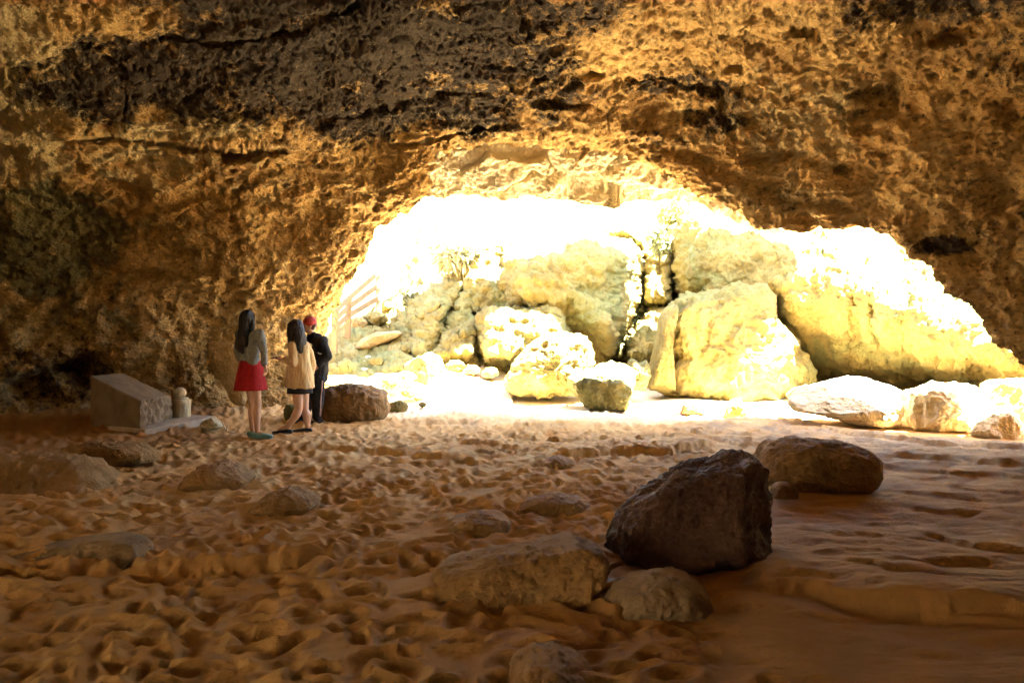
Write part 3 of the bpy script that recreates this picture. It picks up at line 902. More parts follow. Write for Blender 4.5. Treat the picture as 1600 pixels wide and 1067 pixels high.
# --- in the cave mouth and beyond
rock('boulder', 'tall yellow boulder with a rounded top leaning against the far cliff', [(1038, 612), (1036, 560), (1042, 520), (1052, 490), (1075, 470), (1110, 458), (1150, 451), (1180, 453), (1198, 468), (1205, 500), (1222, 525), (1245, 552), (1268, 580), (1262, 596), (1240, 612), (1215, 628), (1150, 622), (1080, 620)],
     16.0, .95, M['yellow'], 3, 0.9, 4, .92, 220, 110, e1=.75, fcuts=(((-.15, -1, .15), .80),))
rock('rock_slab', 'thin upright slab split off the side of the tall yellow boulder', [(1014, 610), (1016, 580), (1024, 550), (1030, 515), (1034, 490), (1048, 478), (1064, 470), (1054, 490), (1048, 515), (1046, 545), (1050, 580), (1052, 614)],
     15.55, .5, M['yellow'], 5, 0.9, 4, .86, 140, 60, cat='rock')
rock('boulder', 'white sunlit boulder behind the small grey green rock', [(788, 612), (792, 590), (806, 566), (822, 545), (850, 530), (880, 522), (912, 526), (924, 545), (930, 570), (934, 596), (910, 612), (850, 616)], 15.2, .75, M['yellow'], 8, 0.9, 8, .82, 160, 80)
rock('boulder', 'grey green boulder with sunlit top on the bright sand', [(884, 592), (900, 584), (925, 578), (940, 567), (958, 561), (978, 567), (990, 580), (996, 594), (990, 612), (986, 641), (945, 642), (925, 634), (912, 634), (900, 620), (890, 606)],
     14.05, .40, M['olive'], 12, 0.75, 6, .84, 150, 80, sink=.06, fcuts=(((0.1, -.55, 1), .55),))
rock('rock', 'small olive rock wedged between grey green boulder and leaning slab', [(975, 610), (980, 575), (988, 562), (1000, 568), (1012, 562), (1016, 585), (1006, 608)], 15.0, .3, M['olive'], 14, 1.0, 6, .8, 80, 40, cat='rock')
rock('boulder', 'large whitish boulder with flat sunlit top and ochre underside', [(1230, 632), (1234, 617), (1250, 606), (1280, 602), (1310, 594), (1340, 590), (1365, 596), (1392, 604), (1412, 620), (1418, 640), (1412, 668), (1370, 668), (1320, 655), (1270, 645), (1240, 642)],
     11.9, .55, M['white'], 17, 0.6, 6, .86, 170, 90, fcuts=(((-.15, -.62, 1), .48),))
rock('boulder', 'rough white boulder beside the flat topped whitish one', [(1415, 664), (1418, 640), (1420, 612), (1445, 604), (1470, 600), (1500, 596), (1520, 608), (1534, 632), (1532, 655), (1510, 668), (1475, 676), (1450, 680)], 11.35, .5, M['white'], 21, 0.75, 8, .8, 150, 80)
rock('boulder', 'small pointed white boulder next to the rough white one', [(1516, 676), (1530, 658), (1548, 645), (1568, 637), (1582, 650), (1594, 672), (1602, 692), (1570, 697), (1545, 692)], 10.55, .3, M['white'], 25, 0.7, 7, .8, 110, 60)
rock('boulder', 'ochre boulder in shade behind the small pointed white one', [(1537, 655), (1540, 612), (1552, 598), (1580, 592), (1620, 596), (1650, 620), (1650, 670), (1600, 680), (1560, 675)], 11.7, .5, M['ochre'], 27, 0.7, 7, .82, 120, 60)
rock('stone', 'flat brown stone on the sunlit sand before tall boulder', [(1060, 646), (1066, 634), (1082, 630), (1098, 634), (1102, 646)], 13.2, .14, M['brown'], 31, 0.9, 5, .8, 60, 30, cat='stone')
rock('stone', 'pointed pale stone on sunlit sand before tall boulder', [(1128, 658), (1134, 645), (1140, 628), (1152, 622), (1163, 636), (1172, 655)], 12.6, .18, M['ochre'], 33, 0.9, 6, .8, 70, 36, cat='stone')
rock('boulder', 'oval brown boulder half in shade beside the standing people', [(500, 660), (498, 632), (502, 612), (520, 604), (548, 601), (578, 603), (598, 614), (608, 636), (606, 650), (590, 660), (550, 664)], 12.35, .45, M['brown'], 37, 0.7, 3, .92, 150, 80)
rock('boulder', 'cube shaped pale rock with shaded face at foot of cracked cliff', [(630, 570), (648, 560), (672, 554), (690, 562), (698, 585), (694, 606), (660, 612), (640, 604)], 15.6, .35, M['yellow'], 41, 0.8, 7, .78, 90, 50, cat='rock', fcuts=(((-.6, -.8, .1), .55),))
rock('rock', 'long shaded ledge rock on the slope under the railing', [(552, 548), (566, 530), (585, 520), (612, 518), (630, 514), (628, 524), (605, 535), (580, 545)], 17.2, .4, M['ochre'], 43, 0.6, 6, .82, 90, 40, cat='rock', floor=False)
rub = [(556, 505, 16, 9, 17.9), (590, 498, 22, 9, 18.2), (622, 500, 14, 8, 18.0), (600, 478, 12, 8, 18.8), (560, 588, 12, 7, 15.9), (588, 566, 12, 7, 16.2), (612, 600, 20, 10, 14.6), (640, 615, 18, 8, 14.2), (622, 636, 16, 9, 13.2), (615, 548, 10, 7, 16.8),
       (535, 605, 18, 9, 14.8), (655, 622, 9, 5, 13.9), (572, 612, 16, 8, 14.4), (640, 545, 14, 9, 16.7), (712, 572, 18, 8, 16.2), (738, 578, 14, 7, 16.0), (765, 582, 16, 8, 15.9), (660, 632, 7, 4, 13.5), (635, 590, 14, 9, 15.1), (600, 622, 10, 6, 14.0)]
for k, (x, y, rx, ry, Y) in enumerate(rub):
    rs = np.random.RandomState(100 + k)
    a = np.linspace(0, 2 * math.pi, 9, endpoint=False)
    pl = [(x + rx * math.cos(t) * rs.uniform(.8, 1.15), y + ry * math.sin(t) * rs.uniform(.8, 1.15)) for t in a]
    rock('rubble_stone', 'pale broken stone lying on the sunlit slope by the cracked cliff', pl, Y, rx / FOC * Y * .8, M['ochre' if k % 3 == 0 else 'yellow'], 200 + k, 1.7, 8, .72, 48, 26, cat='stone', group='rubble on the slope below the railing', floor=False)

# --- inside the cave
rock('boulder', 'large dark wet boulder with pointed crest on the open sand', [(958, 860), (964, 818), (978, 797), (1010, 772), (1055, 737), (1100, 720), (1140, 716), (1164, 714), (1186, 728), (1203, 752), (1211, 790), (1205, 835), (1196, 880), (1182, 905), (1150, 912), (1090, 904), (1030, 894), (985, 886)],
     5.35, .42, M['wetdark'], 51, 0.6, 3, .92, 260, 130, e1=.5, fcuts=(((0.9, -.75, .12), .70), ((-.25, -1, .25), .80)))
rock('boulder', 'oval brown boulder behind the dark wet one', [(1182, 735), (1190, 706), (1206, 692), (1240, 686), (1300, 690), (1345, 697), (1364, 712), (1368, 738), (1352, 760), (1330, 774), (1280, 780), (1225, 774), (1192, 762)], 7.55, .45, M['brown'], 55, 0.55, 5, .9, 180, 90)
rock('stone', 'small rounded stone between dark boulder and oval brown boulder', [(1208, 778), (1206, 762), (1216, 754), (1232, 754), (1245, 764), (1246, 778)], 6.85, .10, M['brown'], 57, 0.5, 3, .9, 60, 30, cat='stone')
rock('boulder', 'low flat sandy boulder half buried at foot of dark boulder', [(660, 965), (672, 915), (690, 885), (730, 874), (790, 866), (850, 858), (900, 846), (935, 856), (948, 876), (940, 905), (920, 940), (890, 958), (780, 972)],
     4.75, .42, M['sandhump'], 61, 0.45, 3, .86, 200, 100, fcuts=(((0, -.8, .7), .70),))
rock('boulder', 'small pale boulder lying before dark wet boulder', [(930, 978), (942, 945), (962, 918), (990, 904), (1030, 899), (1080, 902), (1102, 920), (1104, 945), (1085, 968), (1020, 985)], 4.42, .26, M['grey'], 65, 0.6, 4, .86, 140, 70)
rock('stone', 'low wet stone in the hollow beside dark boulder', [(935, 935), (945, 910), (965, 905), (985, 915), (985, 940)], 4.75, .12, M['wetdark'], 66, .7, 4, .85, 60, 30, cat='stone')
rock('rock', 'buried rock top breaking the sand in the nearest middle', [(760, 1110), (800, 1045), (830, 1028), (870, 1024), (920, 1045), (985, 1110)], 3.5, .30, M['sandhump'], 69, 0.6, 3, .9, 120, 60, cat='rock', sink=.2)
rock('rock', 'broad sand covered rock slab sloping beside the cave wall', [(-60, 800), (-50, 740), (0, 716), (60, 720), (110, 728), (140, 745), (165, 775), (175, 800), (60, 830)], 7.3, .8, M['sandhump'], 71, 0.95, 3, .9, 160, 80, cat='rock', sink=.2, fcuts=(((0.1, -.5, 1), .5),))
rock('rock', 'long low rock slab with a greenish patch, half buried', [(-40, 915), (-20, 880), (40, 862), (110, 850), (170, 843), (210, 848), (228, 868), (190, 892), (100, 910)], 5.15, .38, M['grey'], 73, 0.4, 3, .9, 140, 70, cat='rock', sink=.2, fcuts=(((0.0, -.7, 1), .5),))
rock('rock', 'low sand dusted rock on the trodden floor behind the long slabs', [(385, 806), (400, 786), (430, 768), (450, 764), (480, 774), (498, 788), (480, 800), (440, 812)], 6.7, .3, M['sandhump'], 77, 0.95, 5, .82, 100, 50, cat='rock')
rock('rock', 'rounded low rock in sand nearest the red skirted person', [(288, 758), (296, 742), (320, 727), (350, 723), (375, 734), (395, 750), (380, 760), (330, 766)], 7.6, .35, M['sandhump'], 79, 0.95, 4, .85, 90, 46, cat='rock')
rock('rock', 'low pitted rock rim in front of the dressed stone monument', [(85, 722), (95, 700), (130, 692), (170, 690), (210, 694), (240, 706), (236, 722), (160, 728)], 8.7, .3, M['sandhump'], 81, 0.95, 4, .86, 110, 50, cat='rock')
rock('rock', 'sandy hump of rock on the trodden middle floor', [(690, 832), (705, 814), (740, 802), (775, 804), (795, 816), (790, 832), (740, 840)], 6.1, .25, M['sandhump'], 83, 0.95, 4, .86, 90, 46, cat='rock')
rock('rock', 'low sandy rock behind the trodden middle hump', [(800, 800), (820, 782), (860, 774), (905, 778), (930, 795), (900, 806), (840, 808)], 6.75, .25, M['sandhump'], 85, 0.95, 4, .86, 90, 46, cat='rock')
rock('rock', 'small sandy rock near the wet step in the floor', [(840, 738), (850, 720), (872, 713), (895, 720), (905, 737), (870, 744)], 8.4, .25, M['sandhump'], 87, 0.95, 4, .86, 80, 40, cat='rock')
rock('stone', 'pale broken stone at the end of the monument plinth', [(312, 668), (318, 658), (332, 652), (344, 660), (348, 668), (330, 672)], 11.15, .12, M['paleslab'], 91, 0.9, 6, .78, 50, 26, cat='stone')
rock('leaning_rock', 'smooth triangular rock slab leaning on the cave wall', [(322, 532), (350, 534), (384, 536), (386, 580), (384, 634), (362, 630), (352, 606), (338, 588), (328, 560)], 12.66, .10, M['ochre'], 93, 0.6, 2, .92, 120, 50, cat='slab', floor=False)
rock('stone', 'small mossy stone between the feet of the standing people', [(446, 656), (444, 640), (450, 630), (462, 632), (470, 645), (466, 658)], 12.2, .12, M['olive'], 95, .8, 5, .82, 50, 26, cat='stone')

# ================================================================== MONUMENT
def block_mesh(name, bot, top, bevel=0.012, sub=24, rough_face=None):
    """block from four bottom and four top corners (ordered), finely divided, with a roughened end"""
    bm = bmesh.new()
    vb = [bm.verts.new(p) for p in bot]; vt = [bm.verts.new(p) for p in top]
    n = 4
    bm.faces.new(vb[::-1]); bm.faces.new(vt)
    for k in range(n):
        bm.faces.new((vb[k], vb[(k + 1) % n], vt[(k + 1) % n], vt[k]))
    bmesh.ops.recalc_face_normals(bm, faces=bm.faces[:])
    bmesh.ops.bevel(bm, geom=bm.edges[:], offset=bevel, segments=2, affect='EDGES', profile=.6)
    bmesh.ops.triangulate(bm, faces=[f for f in bm.faces if len(f.verts) > 4])
    for _ in range(5):
        long = [e for e in bm.edges if e.calc_length() > 0.045]
        if not long: break
        bmesh.ops.subdivide_edges(bm, edges=long, cuts=1, use_grid_fill=True)
    bm.normal_update()
    co = np.array([v.co[:] for v in bm.verts]); no = np.array([v.normal[:] for v in bm.verts])
    d = 0.006 * fbm(co * 9, 3, .5, 3)
    if rough_face is not None:
        rf = np.array(rough_face, float); rf /= np.linalg.norm(rf)
        m = sstep(.6, .95, no @ rf)
        f1, f2, cid = worley(co * 13, 4)
        d = d + m * (0.05 * ((cid % 97) / 97. - .5) + 0.035 * fbm(co * 12, 3, .6, 8))
    co = co + no * d[:, None]
    for v, p in zip(bm.verts, co):
        v.co = p
    return bm_mesh(bm, name, True)


A, B, Cc = at(219, 682, 10.72), at(141, 674, 11.15), at(267, 662, 11.55)
Dd = B + Cc - A
def lift(p, py):
    return at(pix(p)[0], py, p[1])
At, Bt, Ct = lift(A, 626), lift(B, 587), lift(Cc, 619)
Dt = Bt + Ct - At
At[0] = at(219, 626, A[1])[0]
mroot = link('stone_monument', None, None, None, tuple(A))
tag(mroot, 'dressed stone monument block with sloping top before the dark cave wall', 'monument')
bo = [np.array(p) - A for p in (A, Cc, Dd, B)]; to = [np.array(p) - A for p in (At, Ct, Dt, Bt)]
for p in bo: p[2] = -0.12
link('block', block_mesh('block', bo, to, .015, rough_face=(np.cross(Cc - A, (0, 0, 1)))), M['plinth'], mroot)
A2, E2 = at(226, 685, 10.62), at(340, 660, 11.75)
dirp = (E2 - A2); nrm = np.array([-dirp[1], dirp[0], 0]); nrm /= np.linalg.norm(nrm)
pw = 0.75
bo = [A2, E2, E2 + nrm * pw, A2 + nrm * pw]
zt = float(at(228, 671, 10.62)[2]); zt2 = float(at(330, 650, 11.75)[2])
to = [np.array([p[0], p[1], z]) for p, z in zip(bo, (zt, zt2, zt2, zt))]
bo = [np.array([p[0], p[1], -0.15]) for p in bo]
M['plinth2'] = plain('cement_plinth', (0.33, 0.27, 0.20), .85, .2, 9, .3)
link('plinth_slab', block_mesh('plinth_slab', [p - A for p in bo], [p - A for p in to], .02), M['plinth2'], mroot)

# the round stone and its pedestal
pc = at(284, 656, 11.75)
bm = bmesh.new()
bmesh.ops.create_cone(bm, cap_ends=True, segments=40, radius1=.135, radius2=.128, depth=.36, matrix=Matrix.Translation((0, 0, .15)))
bmesh.ops.bevel(bm, geom=[e for e in bm.edges if abs(e.verts[0].co.z - e.verts[1].co.z) < 1e-4], offset=.025, segments=3, affect='EDGES')
bmesh.ops.triangulate(bm, faces=[f for f in bm.faces if len(f.verts) > 4])
bmesh.ops.subdivide_edges(bm, edges=bm.edges[:], cuts=3, use_grid_fill=True)
for v in bm.verts:
    q = np.array(v.co[:])
    v.co += Vector(v.co).normalized() * float(0.018 * fbm(q[None] * 7, 3, .55, 2)[0])
o = link('stone_pedestal', bm_mesh(bm, 'stone_pedestal'), M['paleslab'], None, tuple(pc))
tag(o, 'short pale stone pillar standing on the plinth behind the monument', 'pillar')
bm = bmesh.new()
bmesh.ops.create_icosphere(bm, subdivisions=4, radius=.088)
for v in bm.verts:
    v.co.z *= .92
    v.co *= 1 + float(0.05 * fbm(np.array(v.co[:])[None] * 12, 3, .5, 5)[0])
o = link('round_stone', bm_mesh(bm, 'round_stone'), M['paleslab'], None, (pc[0] - 0.02, pc[1], pc[2] + .33 + .075))
tag(o, 'pale ball shaped stone resting on the short stone pillar', 'stone')


def tube_bm(bm, pts, r, seg=8, r2=None):
    pts = [Vector(p) for p in pts]
    rings = []
    for k, p in enumerate(pts):
        d = (pts[min(k + 1, len(pts) - 1)] - pts[max(k - 1, 0)]).normalized()
        a = d.cross(Vector((0, 0, 1)));
        if a.length < 1e-3: a = d.cross(Vector((1, 0, 0)))
        a.normalize(); b = d.cross(a)
        rr = r + ((r2 if r2 is not None else r) - r) * k / max(1, len(pts) - 1)
        rings.append([bm.verts.new(p + (a * math.cos(t) + b * math.sin(t)) * rr) for t in [2 * math.pi * j / seg for j in range(seg)]])
    for k in range(len(rings) - 1):
        for j in range(seg):
            bm.faces.new((rings[k][j], rings[k][(j + 1) % seg], rings[k + 1][(j + 1) % seg], rings[k + 1][j]))
    bm.faces.new(rings[0][::-1]); bm.faces.new(rings[-1])


def bar_bm(bm, a, b, w_, h_):
    """rectangular bar from a to b, w across and h up"""
    a, b = Vector(a), Vector(b)
    d = (b - a).normalized()
    up = Vector((0, 0, 1)) if abs(d.z) < .9 else Vector((0, 1, 0))
    s = d.cross(up).normalized(); u_ = s.cross(d).normalized()
    vs_ = [bm.verts.new(p + s * (w_ / 2 * i) + u_ * (h_ / 2 * j)) for p in (a, b) for i, j in ((-1, -1), (1, -1), (1, 1), (-1, 1))]
    for f in ((3, 2, 1, 0), (4, 5, 6, 7), (0, 1, 5, 4), (1, 2, 6, 5), (2, 3, 7, 6), (3, 0, 4, 7)):
        bm.faces.new([vs_[k] for k in f])


# litter twig on the sand
tw = at(353, 664, 10.95)
bm = bmesh.new()
tube_bm(bm, [(-.05, 0, .17), (-.03, .01, .10), (0, 0, .045), (.05, .02, .02), (.10, .03, .015)], .010, 7, .006)
tube_bm(bm, [(0, 0, .05), (.03, -.02, .10), (.035, -.02, .13)], .007, 6, .004)
o = link('twig', bm_mesh(bm, 'twig'), plain('bleached_twig', (.62, .52, .38), .8), None, (tw[0], tw[1], float(ground(tw[0], tw[1]))))
tag(o, 'bleached bent twig lying on sand beside the red skirted person', 'twig')

# ================================================================== RAILING by the steps
M['wood'] = plain('weathered_wood', (0.17, 0.115, 0.06), .8, .2, 6, .3)
p1b, p1t = at(543, 500, 17.0), at(545, 466, 17.0)
p2b, p2t = at(592, 474, 18.4), at(592, 424, 18.4)
p3b, p3t = at(628, 452, 19.4), at(628, 410, 19.4)
p0b, p0t = at(522, 520, 16.3), at(524, 486, 16.3)
rroot = link('wooden_railing', None, None, None, tuple(p1b))
tag(rroot, 'pale wooden handrail climbing the sunlit slope by the cave wall', 'railing')
for b_, t_ in ((p0b, p0t), (p1b, p1t), (p2b, p2t), (p3b, p3t)):
    bm = bmesh.new(); bar_bm(bm, Vector(b_ - p1b) - Vector((0, 0, .4)), b_ * 0 + (t_ - p1b), .12, .12)
    bmesh.ops.bevel(bm, geom=bm.edges[:], offset=.012, segments=2, affect='EDGES')
    link('post', bm_mesh(bm, 'post', False), M['wood'], rroot)
for (b0, t0), (b1, t1) in (((p0b, p0t), (p1b, p1t)), ((p1b, p1t), (p2b, p2t)), ((p2b, p2t), (p3b, p3t))):
    for f in (0.16, .55, .95):
        a_ = Vector(b0 + (t0 - b0) * f - p1b) + Vector((0, -.085, 0)); c_ = Vector(b1 + (t1 - b1) * f - p1b) + Vector((0, -.085, 0))
        bm = bmesh.new(); bar_bm(bm, a_, c_, .045, .12)
        bmesh.ops.bevel(bm, geom=bm.edges[:], offset=.008, segments=1, affect='EDGES')
        link('rail', bm_mesh(bm, 'rail', False), M['wood'], rroot)

# ================================================================== PLANTS on the cliff
def leaves(name, label, cpx, cpy, rx, ry, Y, n, size, cols, seed, droop=0.0, cat='shrub'):
    rs = np.random.RandomState(seed)
    c = at(cpx, cpy, Y)
    sx, sz = rx / FOC * Y, ry / FOC * Y
    root = link(name, None, None, None, tuple(c))
    tag(root, label, cat)
    bm = bmesh.new()
    for k in range(n):
        d = rs.normal(size=3); d /= np.linalg.norm(d); d *= rs.rand() ** .4
        p = Vector((d[0] * sx, d[1] * sx * .5, d[2] * sz))
        t = Vector(rs.normal(size=3)); t.z -= droop; t.normalize()
        s = t.cross(Vector(rs.normal(size=3))).normalized()
        L = size * rs.uniform(.6, 1.4); W = L * (.10 if droop else .32)
        m_ = p + t * L * .5
        vs_ = [bm.verts.new(q) for q in (p, m_ + s * W, p + t * L + Vector((0, 0, -.2 * L)), m_ - s * W)]
        bm.faces.new(vs_)
    t = NT(name + '_leaf')
    col = t.ramp(t.noise(6, 4), [(.35, cols[0]), (.65, cols[1])])
    link('foliage', bm_mesh(bm, 'foliage', False), t.out(col, .7, None, .3), root)
    bm = bmesh.new()
    for k in range(7):
        e = Vector((rs.uniform(-.7, .7) * sx, rs.uniform(-.3, .1) * sx, rs.uniform(-.6, .8) * sz))
        tube_bm(bm, [(0, .25 * sx, -.6 * sz), tuple(e * .5 + Vector((0, .1 * sx, 0))), tuple(e)], .012, 5, .005)
    link('stem', bm_mesh(bm, 'stem'), plain(name + '_stem', (.2, .13, .07)), root)

leaves('dry_grass_tuft', 'dry straw coloured tuft hanging over the cracked cliff block', 708, 400, 26, 14, 18.0, 500, .26, ((.30, .26, .10), (.42, .36, .18)), 3, 1.2, 'grass tuft')
leaves('shrub', 'grey green shrub above the cracked cliff beside dry tuft', 728, 398, 16, 12, 18.0, 420, .13, ((.20, .20, .10), (.32, .30, .17)), 4)
leaves('shrub', 'green shrub in the cleft above the rounded cliff block', 1030, 376, 20, 18, 18.8, 520, .12, ((.20, .22, .10), (.34, .36, .18)), 5)
leaves('shrub', 'small green plant at the edge of the slope below railing', 640, 470, 10, 16, 18.2, 260, .12, ((.18, .19, .10), (.28, .28, .16)), 6)
leaves('shrub', 'thin yellow green plant on the bright cliff top at its middle', 1050, 338, 26, 14, 19.8, 420, .14, ((.24, .24, .09), (.36, .35, .14)), 8)

# ================================================================== PEOPLE
DG = None


def evaluated(o, name):
    dg = bpy.context.evaluated_depsgraph_get()
    dg.update()
    me = bpy.data.meshes.new_from_object(o.evaluated_get(dg))
    me.name = name
    return me


SIDE = Vector((1, 0, 0))


def capsule(bm, p0, a0, b0, p1, a1, b1, seg=14):
    """closed tapered limb piece with elliptic section (a across SIDE, b the other way) and rounded ends"""
    p0, p1 = Vector(p0), Vector(p1)
    d = p1 - p0; L = d.length
    d = d.normalized() if L > 1e-6 else Vector((0, 0, 1))
    u_ = SIDE - d * SIDE.dot(d)
    if u_.length < .15:
        u_ = Vector((0, 0, 1)) - d * d.z
    u_.normalize(); v_ = d.cross(u_)
    st = []
    m0, m1 = (a0 + b0) / 2, (a1 + b1) / 2
    for k in (1, 2, 3):
        t = k * math.pi / 8
        st.append((p0 - d * m0 * math.cos(t), a0 * math.sin(t), b0 * math.sin(t)))
    for k in range(5):
        f = k / 4
        st.append((p0.lerp(p1, f), a0 + (a1 - a0) * f, b0 + (b1 - b0) * f))
    for k in (3, 2, 1):
        t = k * math.pi / 8
        st.append((p1 + d * m1 * math.cos(t), a1 * math.sin(t), b1 * math.sin(t)))
    rings = [[bm.verts.new(c + u_ * (a * math.cos(2 * math.pi * j / seg)) + v_ * (b * math.sin(2 * math.pi * j / seg))) for j in range(seg)] for c, a, b in st]
    for r0, r1_ in zip(rings[:-1], rings[1:]):
        for j in range(seg):
            bm.faces.new((r0[j], r0[(j + 1) % seg], r1_[(j + 1) % seg], r1_[j]))
    e0 = bm.verts.new(p0 - d * m0); e1 = bm.verts.new(p1 + d * m1)
    for j in range(seg):
        bm.faces.new((e0, rings[0][(j + 1) % seg], rings[0][j])); bm.faces.new((e1, rings[-1][j], rings[-1][(j + 1) % seg]))


def skin_raw(nodes, edges, root=0, sub=2):
    """tapered limb pieces along a skeleton, to be fused into one surface"""
    bm = bmesh.new()
    N_ = [(Vector(n[0]), n[1], n[2] if len(n) > 2 else n[1]) for n in nodes]
    for i, j in edges:
        capsule(bm, *N_[i], *N_[j])
    bmesh.ops.recalc_face_normals(bm, faces=bm.faces[:])
    me = bpy.data.meshes.new('skin'); bm.to_mesh(me); bm.free()
    return me


def fuse(meshes, name, voxel=0.008, smooth=4, keep=True):
    """join raw meshes into one continuous surface"""
    bm = bmesh.new()
    for me in meshes:
        bm.from_mesh(me)
        bpy.data.meshes.remove(me)
    me = bpy.data.meshes.new('fuse_tmp'); bm.to_mesh(me); bm.free()
    o = bpy.data.objects.new('fuse_tmp', me); COL.objects.link(o)
    r = o.modifiers.new('r', 'REMESH'); r.mode = 'VOXEL'; r.voxel_size = voxel; r.use_smooth_shade = True
    if smooth:
        s = o.modifiers.new('sm', 'SMOOTH'); s.iterations = smooth; s.factor = .5
    out = evaluated(o, name)
    bpy.data.objects.remove(o); bpy.data.meshes.remove(me)
    for p in out.polygons:
        p.use_smooth = True
    return out


def ball(c, r, sub=3):
    bm = bmesh.new()
    bmesh.ops.create_icosphere(bm, subdivisions=sub, radius=1.0)
    for v in bm.verts:
        v.co = Vector((v.co.x * r[0], v.co.y * r[1], v.co.z * r[2])) + Vector(c)
    me = bpy.data.meshes.new('ball'); bm.to_mesh(me); bm.free()
    return me


def head_mesh(c, face, s=1.0):
    """a head with brow, nose, lips, chin and ears looking along the horizontal unit vector face"""
    f = Vector(face).normalized(); up = Vector((0, 0, 1)); r = f.cross(up).normalized()
    bm = bmesh.new()
    bmesh.ops.create_icosphere(bm, subdivisions=4, radius=1.0)
    for v in bm.verts:
        x, y, z = v.co          # x right, y front, z up
        low = max(0.0, -z)
        X_ = x * 0.074 * (1 - .42 * low ** 1.5)
        Y_ = y * 0.094 * (1 - (.30 * low if y < 0 else .06 * low))
        Z_ = z * 0.113
        if y > 0:
            Y_ += 0.010 * math.exp(-((z - .18) / .16) ** 2) * (1 - abs(x))            # brow
            Y_ -= 0.012 * math.exp(-((z - .02) / .13) ** 2 - ((abs(x) - .40) / .18) ** 2)   # eye sockets
            Y_ += 0.024 * math.exp(-((z + .20) / .15) ** 2 - (x / .17) ** 2)            # nose
            Y_ += 0.010 * math.exp(-((z - .02) / .20) ** 2 - (x / .12) ** 2)
            Y_ += 0.009 * math.exp(-((z + .50) / .07) ** 2 - (x / .25) ** 2)            # lips
            Y_ -= 0.006 * math.exp(-((z + .50) / .02) ** 2 - (x / .25) ** 2)
            Y_ += 0.012 * math.exp(-((z + .85) / .14) ** 2 - (x / .35) ** 2)            # chin
        p = r * X_ + f * Y_ + up * Z_
        v.co = Vector(c) + p * s
    me = bpy.data.meshes.new('head'); bm.to_mesh(me); bm.free()
    ears = [ball(Vector(c) + r * sgn * .072 * s - f * .005 * s - up * .008 * s, (.016 * s, .016 * s, .03 * s), 2) for sgn in (-1, 1)]
    return [me] + ears


def hand_mesh(wrist, d, palm_n, side, curl=0.5, s=1.0):
    """palm, four unequal bent fingers and a thumb; d = pointing direction, palm_n = palm side, side = +1/-1 thumb side"""
    d = Vector(d).normalized(); n = Vector(palm_n); n = (n - d * n.dot(d)).normalized(); t = d.cross(n).normalized() * side
    W = Vector(wrist)
    nodes = [(W - d * .02 * s, .024 * s, .018 * s), (W + d * .03 * s, .030 * s, .015 * s), (W + d * .075 * s, .034 * s, .014 * s)]
    out = [skin_raw(nodes, [(0, 1), (1, 2)], 0, 2)]
    out.append(ball(W + d * .045 * s, (.034 * s,) * 3, 2))
    for v in out[-1].vertices:
        q = v.co - (W + d * .045 * s)
        v.co = (W + d * .045 * s) + d * q.dot(d) * 1.25 + t * q.dot(t) * 1.08 + n * q.dot(n) * .42
    for k, (off, L) in enumerate(((.028, .072), (.010, .080), (-.009, .074), (-.027, .058))):
        b = W + d * .075 * s + t * off * s
        c1, c2, c3 = curl * (.6 + .1 * k), curl * (1.3 + .1 * k), curl * (1.9 + .1 * k)
        p = [b - d * .015 * s, b]
        for f_, c_ in ((.45, c1), (.32, c2), (.23, c3)):
            p.append(p[-1] + (d * math.cos(c_) + n * math.sin(c_)) * L * f_ * s)
        out.append(skin_raw([(q, .0088 * s - .0009 * s * i) for i, q in enumerate(p)], [(i, i + 1) for i in range(4)], 0, 1))
    b = W + d * .022 * s + t * .028 * s
    p = [b - t * .01 * s, b + (t * .7 + d * .55 + n * .2) * .026 * s]
    p.append(p[-1] + (t * .45 + d * .85 + n * .3) * .028 * s)
    p.append(p[-1] + (t * .15 + d * .95 + n * .35) * .022 * s)
    out.append(skin_raw([(q, .0105 * s - .001 * s * i) for i, q in enumerate(p)], [(0, 1), (1, 2), (2, 3)], 0, 1))
    return out


def loft(rings, seg=48, fold=0.0, nf=9, seed=0, cap=False, thick=True):
    """closed rings [(centre, rx, ry, rot)] lofted into a cloth sheet; folds grow downwards"""
    bm = bmesh.new(); R = []
    rs = np.random.RandomState(seed); ph = rs.rand(4) * 6
    n = len(rings)
    for k, (c, rx, ry, rot) in enumerate(rings):
        row = []
        for j in range(seg):
            t = 2 * math.pi * j / seg
            g = 1 + fold * (k / max(1, n - 1)) * (math.sin(nf * t + ph[0]) * .6 + math.sin((nf * 2 - 3) * t + ph[1]) * .35)
            x, y = rx * g * math.cos(t), ry * g * math.sin(t)
            row.append(bm.verts.new((c[0] + x * math.cos(rot) - y * math.sin(rot), c[1] + x * math.sin(rot) + y * math.cos(rot), c[2])))
        R.append(row)
    for a, b in zip(R[:-1], R[1:]):
        for j in range(seg):
            bm.faces.new((a[j], a[(j + 1) % seg], b[(j + 1) % seg], b[j]))
    if cap:
        bm.faces.new(R[0]); bm.faces.new(R[-1][::-1])
    me = bm_mesh(bm, 'loft')
    return me


def local(base):
    b = np.array(base)
    return lambda px, py, Y: Vector(at(px, py, Y) - b)


M['skin'] = plain('skin', (.50, .29, .18), .55, .06, 30, .05, .4)
def hair_mat(name, c, c2):
    t = NT(name)
    n = t.noise((110, 110, 7), 5, .6)
    return t.out(t.ramp(n, [(.38, c), (.66, c2)]), .5, t.bump(n, .9, .012), .3)


